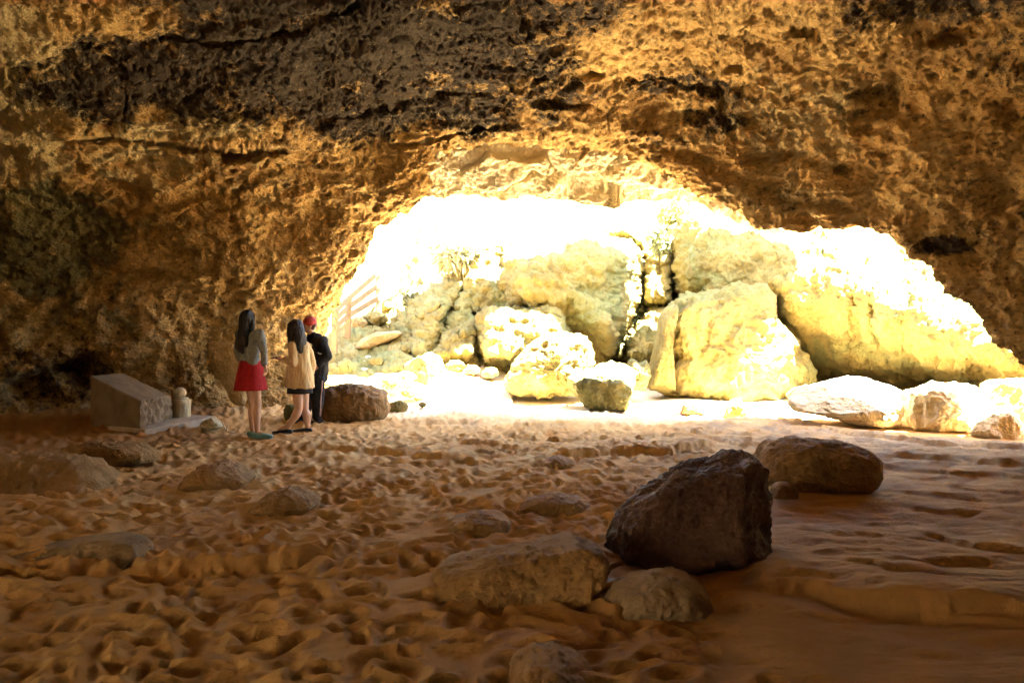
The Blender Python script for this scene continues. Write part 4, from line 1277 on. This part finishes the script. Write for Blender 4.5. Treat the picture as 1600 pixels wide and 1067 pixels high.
M['hair'] = hair_mat('dark_hair', (.006, .004, .003), (.024, .014, .009))
M['hair_red'] = hair_mat('reddish_dark_hair', (.03, .008, .005), (.14, .035, .018))
M['denim'] = plain('grey_denim', (.17, .18, .17), .9, .25, 40, .3)
M['red'] = plain('red_cotton', (.30, .008, .010), .8, .15, 20, .2)
M['teal'] = plain('teal_rubber', (.16, .33, .33), .6, .15, 20, .1)
M['beige'] = plain('beige_knit', (.55, .40, .21), .95, .12, 50, .4)
M['black'] = plain('black_cloth', (.013, .012, .014), .85, .3, 40, .3)
M['blackshoe'] = plain('black_shoe', (.012, .011, .011), .5, .2, 40, .1, .4)
M['sole'] = plain('shoe_sole', (.30, .22, .14), .8)
M['cap'] = plain('pinkish_red_cloth', (.46, .06, .055), .85, .2, 30, .3)
M['print'] = plain('pale_print', (.7, .68, .62), .8, .1)
M['stripe'] = plain('pale_red_stripe', (.55, .38, .33), .8, .1)
M['phone'] = plain('dark_phone', (.02, .02, .022), .25, .1, 10, .0, .5)


def wrinkle(me, amp, sc, seed, stretch=(1, 1, .5)):
    n = len(me.vertices)
    co = np.empty(n * 3, np.float32); me.vertices.foreach_get('co', co); co = co.reshape(-1, 3)
    no = np.empty(n * 3, np.float32); me.vertex_normals.foreach_get('vector', no); no = no.reshape(-1, 3)
    d = amp * (fbm(co * sc * np.array(stretch), 3, .55, seed) + .6 * ridged(co * sc * .6 * np.array(stretch), 2, .5, seed + 2))
    co = co + no * d[:, None]
    me.vertices.foreach_set('co', co.astype(np.float32).ravel()); me.update()
    return me


def shoe(heel, toe, w_, h_, name, mat, parent, sole=None, seed=0):
    heel, toe = Vector(heel), Vector(toe)
    d = toe - heel; d.z = 0; L = d.length; d.normalize()
    z0 = min(heel.z, toe.z)
    up = Vector((0, 0, 1)); s = d.cross(up)
    P_ = lambda a, b, c: heel + d * (a * L) + s * b + up * (c - (heel.z - z0))
    nodes = [(P_(.02, 0, h_ * .55), w_ * .42, h_ * .55), (P_(.22, 0, h_ * .55), w_ * .45, h_ * .6), (P_(.55, 0, h_ * .45), w_ * .46, h_ * .48), (P_(.80, 0, h_ * .36), w_ * .5, h_ * .38), (P_(.95, 0, h_ * .32), w_ * .38, h_ * .3)]
    me = fuse([skin_raw(nodes, [(0, 1), (1, 2), (2, 3), (3, 4)], 1, 2)], name, .007, 2)
    o = link(name, me, mat, parent)
    if sole is not None:
        pts = [(.0, .38), (.12, .46), (.35, .42), (.6, .46), (.8, .5), (.95, .38), (1.02, .12)]
        bm = bmesh.new(); lo, hi = [], []
        outl = [P_(a, b * w_, 0) for a, b in pts] + [P_(a, -b * w_, 0) for a, b in pts[::-1]]
        for p in outl:
            lo.append(bm.verts.new(p - up * .004)); hi.append(bm.verts.new(p + up * .018))
        n = len(outl)
        for k in range(n):
            bm.faces.new((lo[k], lo[(k + 1) % n], hi[(k + 1) % n], hi[k]))
        bm.faces.new(lo[::-1]); bm.faces.new(hi)
        link('sole', bm_mesh(bm, 'sole', False), sole, o)
    return o


def strands(hc, F, back, z0, z1, n, seed):
    rs = np.random.RandomState(seed); sd = Vector((F.y, -F.x, 0)); out = []
    for k in range(n):
        a = rs.uniform(-.085, .085); e = a * 1.15 + rs.uniform(-.02, .02); ze = z1 + rs.uniform(0, .12)
        p = [(hc + sd * a - F * (back + rs.uniform(-.01, .02)) + Vector((0, 0, z0)), .016), (hc + sd * (a + e) / 2 - F * (back + .02) + Vector((0, 0, (z0 + ze) / 2)), .014), (hc + sd * e - F * (back + rs.uniform(0, .03)) + Vector((0, 0, ze)), .007)]
        out.append(skin_raw(p, [(0, 1), (1, 2)]))
    return out


# ------------------------------------------------------------------ person in the red skirt (seen from behind)
Y0 = 10.45
g0 = at(402, 685, Y0); g0[2] = float(ground(g0[0], g0[1]))
L1 = local(g0)
r1 = link('person', None, None, None, tuple(g0))
tag(r1, 'person with long dark hair in grey jacket and red skirt, turned away', 'person')
J = dict(pel=L1(392, 582, Y0), spi=L1(391, 558, Y0), che=L1(390, 535, Y0), nek=L1(390, 515, Y0), nk2=L1(389, 508, Y0),
         shR=L1(405, 522, Y0 - .09), shL=L1(376, 522, Y0 + .09), elR=L1(412, 549, Y0 - .10), elL=L1(372, 549, Y0 + .12), wrR=L1(414, 571, Y0 - .16), wrL=L1(378, 566, Y0 + .26),
         hpR=L1(398, 590, Y0 - .03), hpL=L1(387, 590, Y0 + .04), knR=L1(403, 630, Y0 - .03), knL=L1(395, 630, Y0 + .07), anR=L1(402, 675, Y0 - .02), anL=L1(395, 675, Y0 + .06), toR=L1(418, 683, Y0 - .06), toL=L1(410, 683, Y0 + .02))
names = list(J)
rad = dict(pel=(.125, .105), spi=(.105, .085), che=(.125, .09), nek=(.05, .05), nk2=(.045, .045), shR=.048, shL=.048, elR=.036, elL=.036, wrR=.024, wrL=.024, hpR=.068, hpL=.068, knR=.046, knL=.046, anR=.031, anL=.031, toR=.03, toL=.03)
lnk = [('pel', 'spi'), ('spi', 'che'), ('che', 'nek'), ('nek', 'nk2'), ('che', 'shR'), ('che', 'shL'), ('shR', 'elR'), ('shL', 'elL'), ('elR', 'wrR'), ('elL', 'wrL'), ('pel', 'hpR'), ('pel', 'hpL'), ('hpR', 'knR'), ('hpL', 'knL'), ('knR', 'anR'), ('knL', 'anL'), ('anR', 'toR'), ('anL', 'toL')]


def body(J, rad, lnk, head_c, face, hands, scale=1.0, calves=()):
    names = list(J)
    nodes = [(J[n],) + (rad[n] if isinstance(rad[n], tuple) else (rad[n],)) for n in names]
    ed_ = [(names.index(a), names.index(b)) for a, b in lnk]
    for (kn, an, back, r) in calves:          # calf muscle: a thicker point a third of the way down
        i, j = names.index(kn), names.index(an)
        for q in ((i, j), (j, i)):
            if q in ed_: ed_.remove(q)
        p = J[kn].lerp(J[an], .30) + back
        nodes.append((p, r)); k = len(nodes) - 1
        ed_ += [(i, k), (k, j)]
    ms = [skin_raw(nodes, ed_, 0, 2)] + head_mesh(head_c, face, scale)
    for h in hands:
        ms += hand_mesh(*h)
    return fuse(ms, 'body', .0075, 5)


F1 = Vector((.55, .83, 0)); SIDE = Vector((F1.y, -F1.x, 0))
hc = L1(388, 500, Y0)
me = body(J, rad, lnk, hc, F1, [(J['wrR'], (.05, .1, -1), (-1, .3, 0), 1, .4), (J['wrL'], (.5, .6, -.5), (.6, -.6, 0), -1, .5)], 1.0,
          [('knR', 'anR', -F1 * .015, .052), ('knL', 'anL', -F1 * .015, .052)])
link('body', me, M['skin'], r1)
# jacket: trunk and sleeves as one garment
nd = [(L1(391, 564, Y0), .135, .115), (L1(391, 552, Y0), .130, .105), (L1(390, 534, Y0), .140, .105), (L1(390, 521, Y0), .075, .065), (J['shR'], .060), (J['elR'], .050), (J['wrR'].lerp(J['elR'], .18), .042), (J['shL'], .060), (J['elL'], .050), (J['wrL'].lerp(J['elL'], .18), .040)]
jk = fuse([skin_raw(nd, [(0, 1), (1, 2), (2, 3), (2, 4), (4, 5), (5, 6), (2, 7), (7, 8), (8, 9)], 1, 2)], 'jacket', .009, 3)
link('jacket', wrinkle(jk, .013, 9, 2), M['denim'], r1)
# flared skirt
rings = []
for k in range(15):
    s = k / 14
    c = L1(391.5 + 0.5 * s, 563 + 46 * s, Y0)
    rings.append((c, .135 + .075 * s ** .8, .118 + .07 * s ** .8, .3))
bmh = loft(rings, 72, .05, 7, 3, cap=False)
o = link('skirt', bmh, M['red'], r1)
o.modifiers.new('t', 'SOLIDIFY').thickness = .006
# hair
hm = [ball(hc + Vector((0, 0, .022)) - F1 * .022, (.094, .104, .112), 3)]
nd = [(hc + Vector((0, 0, .03)) - F1 * .05, .085, .07), (hc + Vector((0, 0, -.10)) - F1 * .08, .072, .05), (hc + Vector((-.005, 0, -.22)) - F1 * .11, .072, .038), (hc + Vector((-.012, 0, -.32)) - F1 * .12, .058, .028), (hc + Vector((-.016, 0, -.40)) - F1 * .125, .022, .014)]
hm.append(skin_raw(nd, [(0, 1), (1, 2), (2, 3), (3, 4)], 0, 2))
hm += strands(hc, F1, .115, -.24, -.46, 9, 3)
for sgn in (-1, 1):
    sd = Vector((F1.y, -F1.x, 0)) * sgn
    nd = [(hc + sd * .06 + Vector((0, 0, .04)) + F1 * .01, .04), (hc + sd * .080 + Vector((0, 0, -.08)) + F1 * .0, .032), (hc + sd * .082 + Vector((0, 0, -.22)) - F1 * .05, .028), (hc + sd * .07 + Vector((0, 0, -.34)) - F1 * .09, .014)]
    hm.append(skin_raw(nd, [(0, 1), (1, 2), (2, 3)], 0, 2))
link('hair', wrinkle(fuse(hm, 'hair', .008, 3), .006, 40, 3, (1, 1, .12)), M['hair'], r1)
for a_, t_ in (('anR', 'toR'), ('anL', 'toL')):
    h_ = J[a_] + Vector((-.05, .015, 0)); h_.z = 0.002
    e_ = h_ + Vector((.255, -.06, 0))
    shoe(h_, e_, .095, .075, 'shoe', M['teal'], r1, M['teal'])

# ------------------------------------------------------------------ person in the beige cardigan
Y0 = 10.95
g0 = at(464, 675, Y0); g0[2] = float(ground(g0[0], g0[1]))
L2 = local(g0)
r2 = link('person', None, None, None, tuple(g0))
tag(r2, 'person in long beige cardigan and black shorts, walking with forearm raised', 'person')
F2 = Vector((-.86, .5, 0)); SIDE = Vector((F2.y, -F2.x, 0))
J = dict(pel=L2(468, 594, Y0), spi=L2(468, 572, Y0), che=L2(467, 549, Y0), nek=L2(464, 531, Y0), nk2=L2(463, 525, Y0),
         shL=L2(457, 540, Y0 - .12), shR=L2(478, 541, Y0 + .12), elL=L2(459, 566, Y0 - .17), elR=L2(486, 566, Y0 + .2), wrL=L2(441, 561, Y0 - .18), wrR=L2(484, 588, Y0 + .2),
         hpL=L2(464, 600, Y0 - .07), hpR=L2(473, 600, Y0 + .07), knL=L2(467, 638, Y0 - .08), knR=L2(476, 640, Y0 + .06), anL=L2(450, 666, Y0 - .07), anR=L2(481, 668, Y0 + .07), toL=L2(437, 672, Y0 - .06), toR=L2(471, 674, Y0 + .08))
rad = dict(pel=(.13, .115), spi=(.11, .095), che=(.125, .1), nek=(.05, .05), nk2=(.045, .045), shR=.05, shL=.05, elR=.038, elL=.038, wrR=.026, wrL=.026, hpR=.092, hpL=.092, knR=.056, knL=.056, anR=.034, anL=.034, toR=.03, toL=.03)
hc = L2(461, 513, Y0)
me = body(J, rad, lnk, hc, F2, [(J['wrL'], (-1, .1, .08), (.1, .3, 1), -1, .55), (J['wrR'], (-.1, .1, -1), (-1, .3, 0), 1, .4)], 1.0,
          [('knL', 'anL', -F2 * .02, .060), ('knR', 'anR', -F2 * .02, .060)])
link('body', me, M['skin'], r2)
# cardigan: body flaring to a long hem, two sleeves
tr = []
for k in range(13):
    s = k / 12
    c = L2(467 + 1.5 * s, 541 + 65 * s, Y0)
    tr.append((c, (.135 + .005 * s) + .065 * s, .13 + .05 * s, -.5))
tr = [(L2(465, 531, Y0), .065, .06, -.5), (L2(466, 535, Y0), .11, .09, -.5)] + tr
cm = loft(tr, 64, .035, 6, 5, cap=True)
nd = [(J['shL'].lerp(J['che'], .5), .07), (J['shL'], .064), (J['elL'], .058), (J['wrL'].lerp(J['elL'], .25), .045)]
s1 = skin_raw(nd, [(0, 1), (1, 2), (2, 3)], 0, 2)
nd = [(J['shR'].lerp(J['che'], .5), .07), (J['shR'], .064), (J['elR'], .058), (J['wrR'].lerp(J['elR'], .2), .045)]
s2 = skin_raw(nd, [(0, 1), (1, 2), (2, 3)], 0, 2)
cd = fuse([cm, s1, s2], 'cardigan', .009, 4)
link('cardigan', wrinkle(cd, .015, 7, 6, (1.4, 1.4, .35)), M['beige'], r2)
# black shorts hem showing below the cardigan
rings = [(L2(468.5, 590 + 24 * k / 8, Y0), .165 + .02 * k / 8, .15 + .015 * k / 8, -.5) for k in range(9)]
link('shorts', loft(rings, 56, .03, 5, 8, cap=True), M['black'], r2)
hm = [ball(hc + Vector((0, 0, .022)) - F2 * .020, (.096, .100, .108), 3)]
nd = [(hc + Vector((0, 0, .03)) - F2 * .04, .085, .075), (hc + Vector((.01, -.02, -.09)) - F2 * .085, .088, .06), (hc + Vector((.01, -.03, -.2)) - F2 * .11, .085, .05), (hc + Vector((.015, -.03, -.31)) - F2 * .12, .065, .035), (hc + Vector((.02, -.03, -.38)) - F2 * .12, .03, .016)]
hm.append(skin_raw(nd, [(0, 1), (1, 2), (2, 3), (3, 4)], 0, 2))
hm += strands(hc, F2, .115, -.20, -.42, 9, 5)
sd = Vector((-F2.y, F2.x, 0))          # towards the camera side
sd = sd if sd.y < 0 else -sd
nd = [(hc + sd * .07 + Vector((0, 0, .05)), .045), (hc + sd * .092 + Vector((0, 0, -.06)) + F2 * .0, .04), (hc + sd * .10 + Vector((0, 0, -.17)) - F2 * .02, .036), (hc + sd * .09 + Vector((0, 0, -.28)) - F2 * .04, .018)]
hm.append(skin_raw(nd, [(0, 1), (1, 2), (2, 3)], 0, 2))
hr = link('hair', wrinkle(fuse(hm, 'hair', .008, 3), .006, 40, 7, (1, 1, .12)), M['hair'], r2)
nd = [(hc + Vector((.085, -.02, .02)), .026), (hc + Vector((.105, -.03, -.10)), .030), (hc + Vector((.12, -.04, -.24)), .026), (hc + Vector((.125, -.04, -.36)), .010)]
link('hair_lock', wrinkle(fuse([skin_raw(nd, [(0, 1), (1, 2), (2, 3)], 0, 2)], 'hair_lock', .007, 2), .004, 40, 9, (1, 1, .12)), M['hair_red'], hr)
for a_, t_ in (('anL', 'toL'), ('anR', 'toR')):
    h_ = J[a_] - F2 * .05; h_.z = 0.002
    dd = (J[t_] - J[a_]); dd.z = 0; dd.normalize()
    shoe(h_, h_ + dd * .25, .09, .055, 'shoe', M['blackshoe'], r2, M['sole'])
# the phone in the raised hand
ph = J['wrL'] + Vector((-.085, 0, .022))
bm = bmesh.new(); bmesh.ops.create_cube(bm, size=1.0)
for v in bm.verts: v.co = Vector((v.co.x * .135, v.co.y * .068, v.co.z * .009))
bmesh.ops.bevel(bm, geom=bm.edges[:], offset=.003, segments=2, affect='EDGES')
o = link('phone', bm_mesh(bm, 'phone', False), M['phone'], None, tuple(Vector(g0) + ph))
o.rotation_euler = (0.1, -.15, .12)
tag(o, 'small dark phone held in the raised hand of the person in beige', 'phone')

# ------------------------------------------------------------------ person in the red cap and black hoodie
Y0 = 11.85
g0 = at(490, 659, Y0); g0[2] = float(ground(g0[0], g0[1]))
L3 = local(g0)
r3 = link('person', None, None, None, tuple(g0))
tag(r3, 'person in pinkish red cap, black hoodie and striped black track pants', 'person')
F3 = Vector((-.90, -.42, 0)); SIDE = Vector((F3.y, -F3.x, 0))
J = dict(pel=L3(495, 587, Y0), spi=L3(497, 567, Y0), che=L3(495, 543, Y0), nek=L3(487, 525, Y0 - .02), nk2=L3(485, 519, Y0 - .02),
         shL=L3(503, 533, Y0 - .15), shR=L3(484, 533, Y0 + .15), elL=L3(508, 556, Y0 - .17), elR=L3(482, 558, Y0 + .2), wrL=L3(498, 570, Y0 - .26), wrR=L3(476, 565, Y0 + .05),
         hpL=L3(497, 594, Y0 - .08), hpR=L3(490, 594, Y0 + .08), knL=L3(496, 625, Y0 - .10), knR=L3(484, 625, Y0 + .08), anL=L3(496, 652, Y0 - .08), anR=L3(472, 652, Y0 + .09), toL=L3(487, 657, Y0 - .12), toR=L3(464, 657, Y0 + .04))
rad = dict(pel=(.13, .115), spi=(.12, .1), che=(.14, .11), nek=(.056, .056), nk2=(.052, .052), shR=.056, shL=.056, elR=.042, elL=.042, wrR=.028, wrL=.028, hpR=.085, hpL=.085, knR=.052, knL=.052, anR=.036, anL=.036, toR=.03, toL=.03)
hc = L3(483, 509, Y0 - .03)
me = body(J, rad, lnk, hc, F3, [(J['wrL'], (-.8, -.3, -.3), (-.2, .8, .2), 1, .6), (J['wrR'], (-.9, -.3, -.1), (0, -.8, 0), -1, .6)], 1.0)
link('body', me, M['skin'], r3)
nd = [(L3(496, 588, Y0), .155, .14), (L3(498, 566, Y0), .165, .14), (L3(496, 543, Y0), .165, .135), (L3(489, 527, Y0), .085, .08), (J['shL'], .078), (J['elL'] + Vector((.02, 0, 0)), .07), (J['wrL'].lerp(J['elL'], .15), .05), (J['shR'], .078), (J['elR'], .07), (J['wrR'].lerp(J['elR'], .15), .05)]
hd = fuse([skin_raw(nd, [(0, 1), (1, 2), (2, 3), (2, 4), (4, 5), (5, 6), (2, 7), (7, 8), (8, 9)], 1, 2), ball(L3(493, 526, Y0), (.10, .10, .05), 3)], 'hoodie', .009, 3)
hood = link('hoodie', wrinkle(hd, .014, 8, 12), M['black'], r3)
# pale print on the chest and sleeve: a few strokes
for (ax, ay), (bx, by), Yp in (((485, 537), (487, 540), Y0 - .205), ((487, 540), (484, 543), Y0 - .205), ((485, 546), (488, 549), Y0 - .205), ((497, 551), (499, 553), Y0 - .27), ((499, 553), (502, 552.5), Y0 - .27)):
    bm = bmesh.new()
    tube_bm(bm, [tuple(L3(ax, ay, Yp)), tuple(L3((ax + bx) / 2 + .4, (ay + by) / 2, Yp - .005)), tuple(L3(bx, by, Yp))], .009, 6)
    link('print_stroke', bm_mesh(bm, 'print_stroke'), M['print'], hood)

tm = []
for s_ in 'LR':
    nd = [(J['pel'], .135, .12), (J['hp' + s_], .105), (J['kn' + s_], .082), (J['kn' + s_].lerp(J['an' + s_], .6), .074), (J['an' + s_] + Vector((0, 0, .015)), .066)]
    tm.append(skin_raw(nd, [(0, 1), (1, 2), (2, 3), (3, 4)], 0, 2))
pants = link('track_pants', wrinkle(fuse(tm, 'track_pants', .009, 3), .014, 8, 15), M['black'], r3)
bm = bmesh.new()
off = Vector((.062, -.060, 0))
pts = [J['hpL'] + off * 1.35, J['knL'].lerp(J['hpL'], .5) + off * 1.2, J['knL'] + off, J['knL'].lerp(J['anL'], .5) + off * .95, J['anL'] + off * .85 + Vector((0, 0, .03))]
tube_bm(bm, [tuple(p) for p in pts], .011, 6)
link('side_stripe', bm_mesh(bm, 'side_stripe'), M['stripe'], pants)
# cap with a short peak, hair under it
up = Vector((0, 0, 1))
cb = ball(hc + up * .055 - F3 * .012, (.098, .104, .085), 3)
cap_o = link('cap', wrinkle(fuse([cb, ball(hc + up * .045 + F3 * .085, (.05, .05, .012), 3)], 'cap', .007, 2), .004, 14, 4), M['cap'], r3)
link('hair', fuse([ball(hc + up * .01 - F3 * .035, (.084, .082, .085), 3)], 'hair', .008, 2), M['hair_red'], r3)
for a_, t_ in (('anL', 'toL'), ('anR', 'toR')):
    h_ = J[a_] - F3 * .06; h_.z = 0.002
    dd = (J[t_] - J[a_]); dd.z = 0; dd.normalize()
    shoe(h_, h_ + dd * .28, .10, .075, 'shoe', M['blackshoe'], r3, M['sole'])
